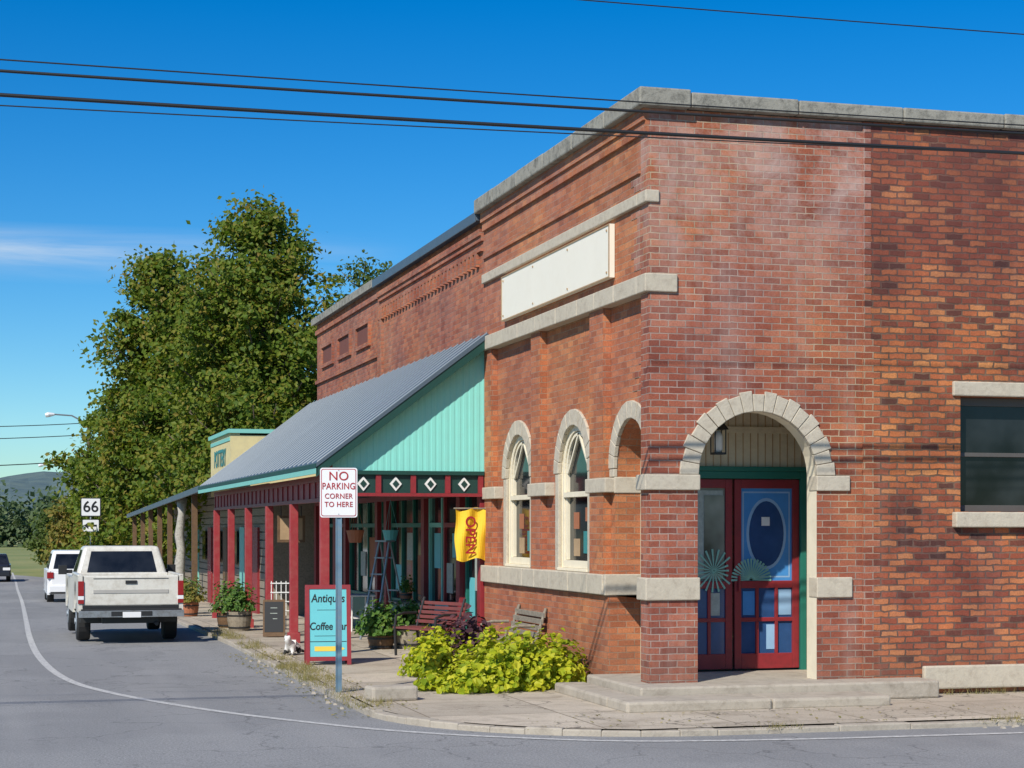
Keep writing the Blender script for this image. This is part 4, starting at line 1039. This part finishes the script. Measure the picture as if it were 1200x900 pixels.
# ------------------------------------------------------------ poles, lamps, wires
def lamp(name,x,y,top,arm,zl):
    g=group(name,(x,y,gz(y))); mb=MB(); z0=gz(y)
    mb.tube([(0,0,-.3),(0,0,top-z0)],[.16,.10],10,0)
    mb.tube([(0,0,zl-z0-.5),(-arm*.5,0,zl-z0-.05),(-arm,0,zl-z0)],.04,6,1)
    mb.tube([(-arm-.45,0,zl-z0-.06),(-arm-.3,0,zl-z0-.02),(-arm,0,zl-z0)],[.10,.13,.06],8,2)
    mb.make('pole_arm_and_head',g,[M['bark'],M['steel'],M['cloudy']],world=False); return g
lamp('street_lamp',4.35,95,7.6,1.7,7.7); lamp('street_lamp',5.7,150,7.2,2.3,6.95)
def wire(mb,a,b,sag,r,n=24):
    a,b=Vector(a),Vector(b); mb.tube([a.lerp(b,i/n)-Vector((0,0,sag*4*(i/n)*(1-i/n))) for i in range(n+1)],r,6)
mb=MB()
xa,xb=-22,34
wire(mb,(xa,17,6.52),(xb,17,6.70),.42,.007,40); wire(mb,(xa,17.05,6.38),(xb,17.05,6.64),.40,.014,40)
wire(mb,(xa,17.1,6.16),(xb,17.1,6.46),.40,.018,40); wire(mb,(xa,17.02,5.82),(xb,17.02,6.6),.36,.006,40); wire(mb,(xa,17,7.5),(xb,17,7.6),.4,.006,40)
mb.make('overhead_wires',None,[M['black']],smooth=True)
for x in (-22,34):
    g=group('utility_pole',(x,17,0)); m2=MB(); m2.tube([(0,.18,-.5),(0,.18,8.6)],[.17,.11],12); m2.box(-.06,.06,-.9,1.1,7.4,7.52); m2.make('pole',g,[M['bark']],world=False)
mb=MB()
wire(mb,(4.35,95,7.3),(-20,80,7.4),.7,.02); wire(mb,(4.35,95,6.7),(-20,80,6.2),.5,.02); wire(mb,(4.35,95,5.4),(-20,90,5.2),.5,.025); wire(mb,(5.7,150,6.8),(4.35,95,7.0),.8,.02)
mb.make('overhead_wires',None,[M['black']])
# 66 sign
s=group('route_66_sign',(3.5,75,gz(75)),R(-3)); mb=MB(); mb.tube([(0,.03,-.2),(0,.03,3.75)],.035); mb.make('post',s,[M['steel']],world=False)
mb=MB(); plate(mb,.80,.76,3.4,-.01,.0,0); plate(mb,.72,.68,3.4,-.014,-.011,1); plate(mb,.66,.5,2.66,-.01,0,0); plate(mb,.62,.46,2.66,-.014,-.011,1)
mb.box(-.1,.24,-.018,-.0145,2.62,2.70,0); mb.poly([(-.26,-.018,2.66),(-.09,-.018,2.80),(-.09,-.018,2.52)],0)
mb.make('plates',s,[M['blackletter'],M['cloudy']],world=False,recalc=False)
text('lettering','66',.62,(0,-.02,3.4),(R(90),0,0),M['blackletter'],s,bold=.008)
# flag, hanging from a short pole on the distant building
s=group('american_flag',(4.9,122,gz(122))); mb=MB(); mb.tube([(0,0,0),(0,0,5.3)],.03)
for i in range(7): mb.box(-.55,-.02,-.01,.01,4.3+i*.1,4.35+i*.1,1); mb.box(-.55,-.02,-.01,.01,4.351+i*.1,4.399+i*.1,2)
mb.box(-.28,-.02,-.014,.014,4.68,5.0,3); mb.make('pole_and_cloth',s,[M['steel'],M['redletter'],M['cloudy'],M['bluedark']],world=False)

# ------------------------------------------------------------ cat by the post
def catfur():
    m,nt,b=nmat('cat_fur'); p=obj(nt); c=mix(nt,ramp(nt,noise(nt,p,7,2,.5),[(.52,0),(.56,1)]),(.72,.70,.66),(.02,.02,.02)); nt.links.new(c,b.inputs['Base Color']); b.inputs['Roughness'].default_value=.9; return m
cv=[(0,0,.14),(.10,0,.16),(.17,0,.21),(.22,0,.25),(.27,0,.24),(-.10,0,.13),(-.2,0,.09),(-.28,.08,.04),(-.2,.16,.03),
    (.14,.06,.06),(.20,.06,.02),(.14,-.06,.06),(.20,-.06,.02),(-.06,.09,.08),(.0,.10,.025),(-.06,-.09,.08),(.0,-.10,.025),(.21,.04,.315),(.21,-.04,.315)]
ce=[(0,1),(1,2),(2,3),(3,4),(0,5),(5,6),(6,7),(7,8),(1,9),(9,10),(1,11),(11,12),(5,13),(13,14),(5,15),(15,16),(3,17),(3,18)]
cr_=[.085,.075,.05,.058,.03,.09,.05,.02,.015,.03,.022,.03,.022,.05,.025,.05,.025,.012,.012]
try:
    g=group('cat',(4.42,28.55,0),R(-120)); me=bpy.data.meshes.new('body'); me.from_pydata(cv,ce,[]); o=bpy.data.objects.new('body',me); sc.collection.objects.link(o); o.parent=g
    o.modifiers.new('s','SKIN')
    if len(me.skin_vertices)==0:
        bpy.context.view_layer.objects.active=o; o.select_set(True); bpy.ops.object.mode_set(mode='EDIT'); bpy.ops.object.mode_set(mode='OBJECT')
    for i,r in enumerate(cr_): me.skin_vertices[0].data[i].radius=(r,r)
    me.skin_vertices[0].data[0].use_root=True
    ss=o.modifiers.new('ss','SUBSURF'); ss.levels=2; ss.render_levels=2; me.materials.append(catfur())
except Exception as ex_: print('cat',ex_)
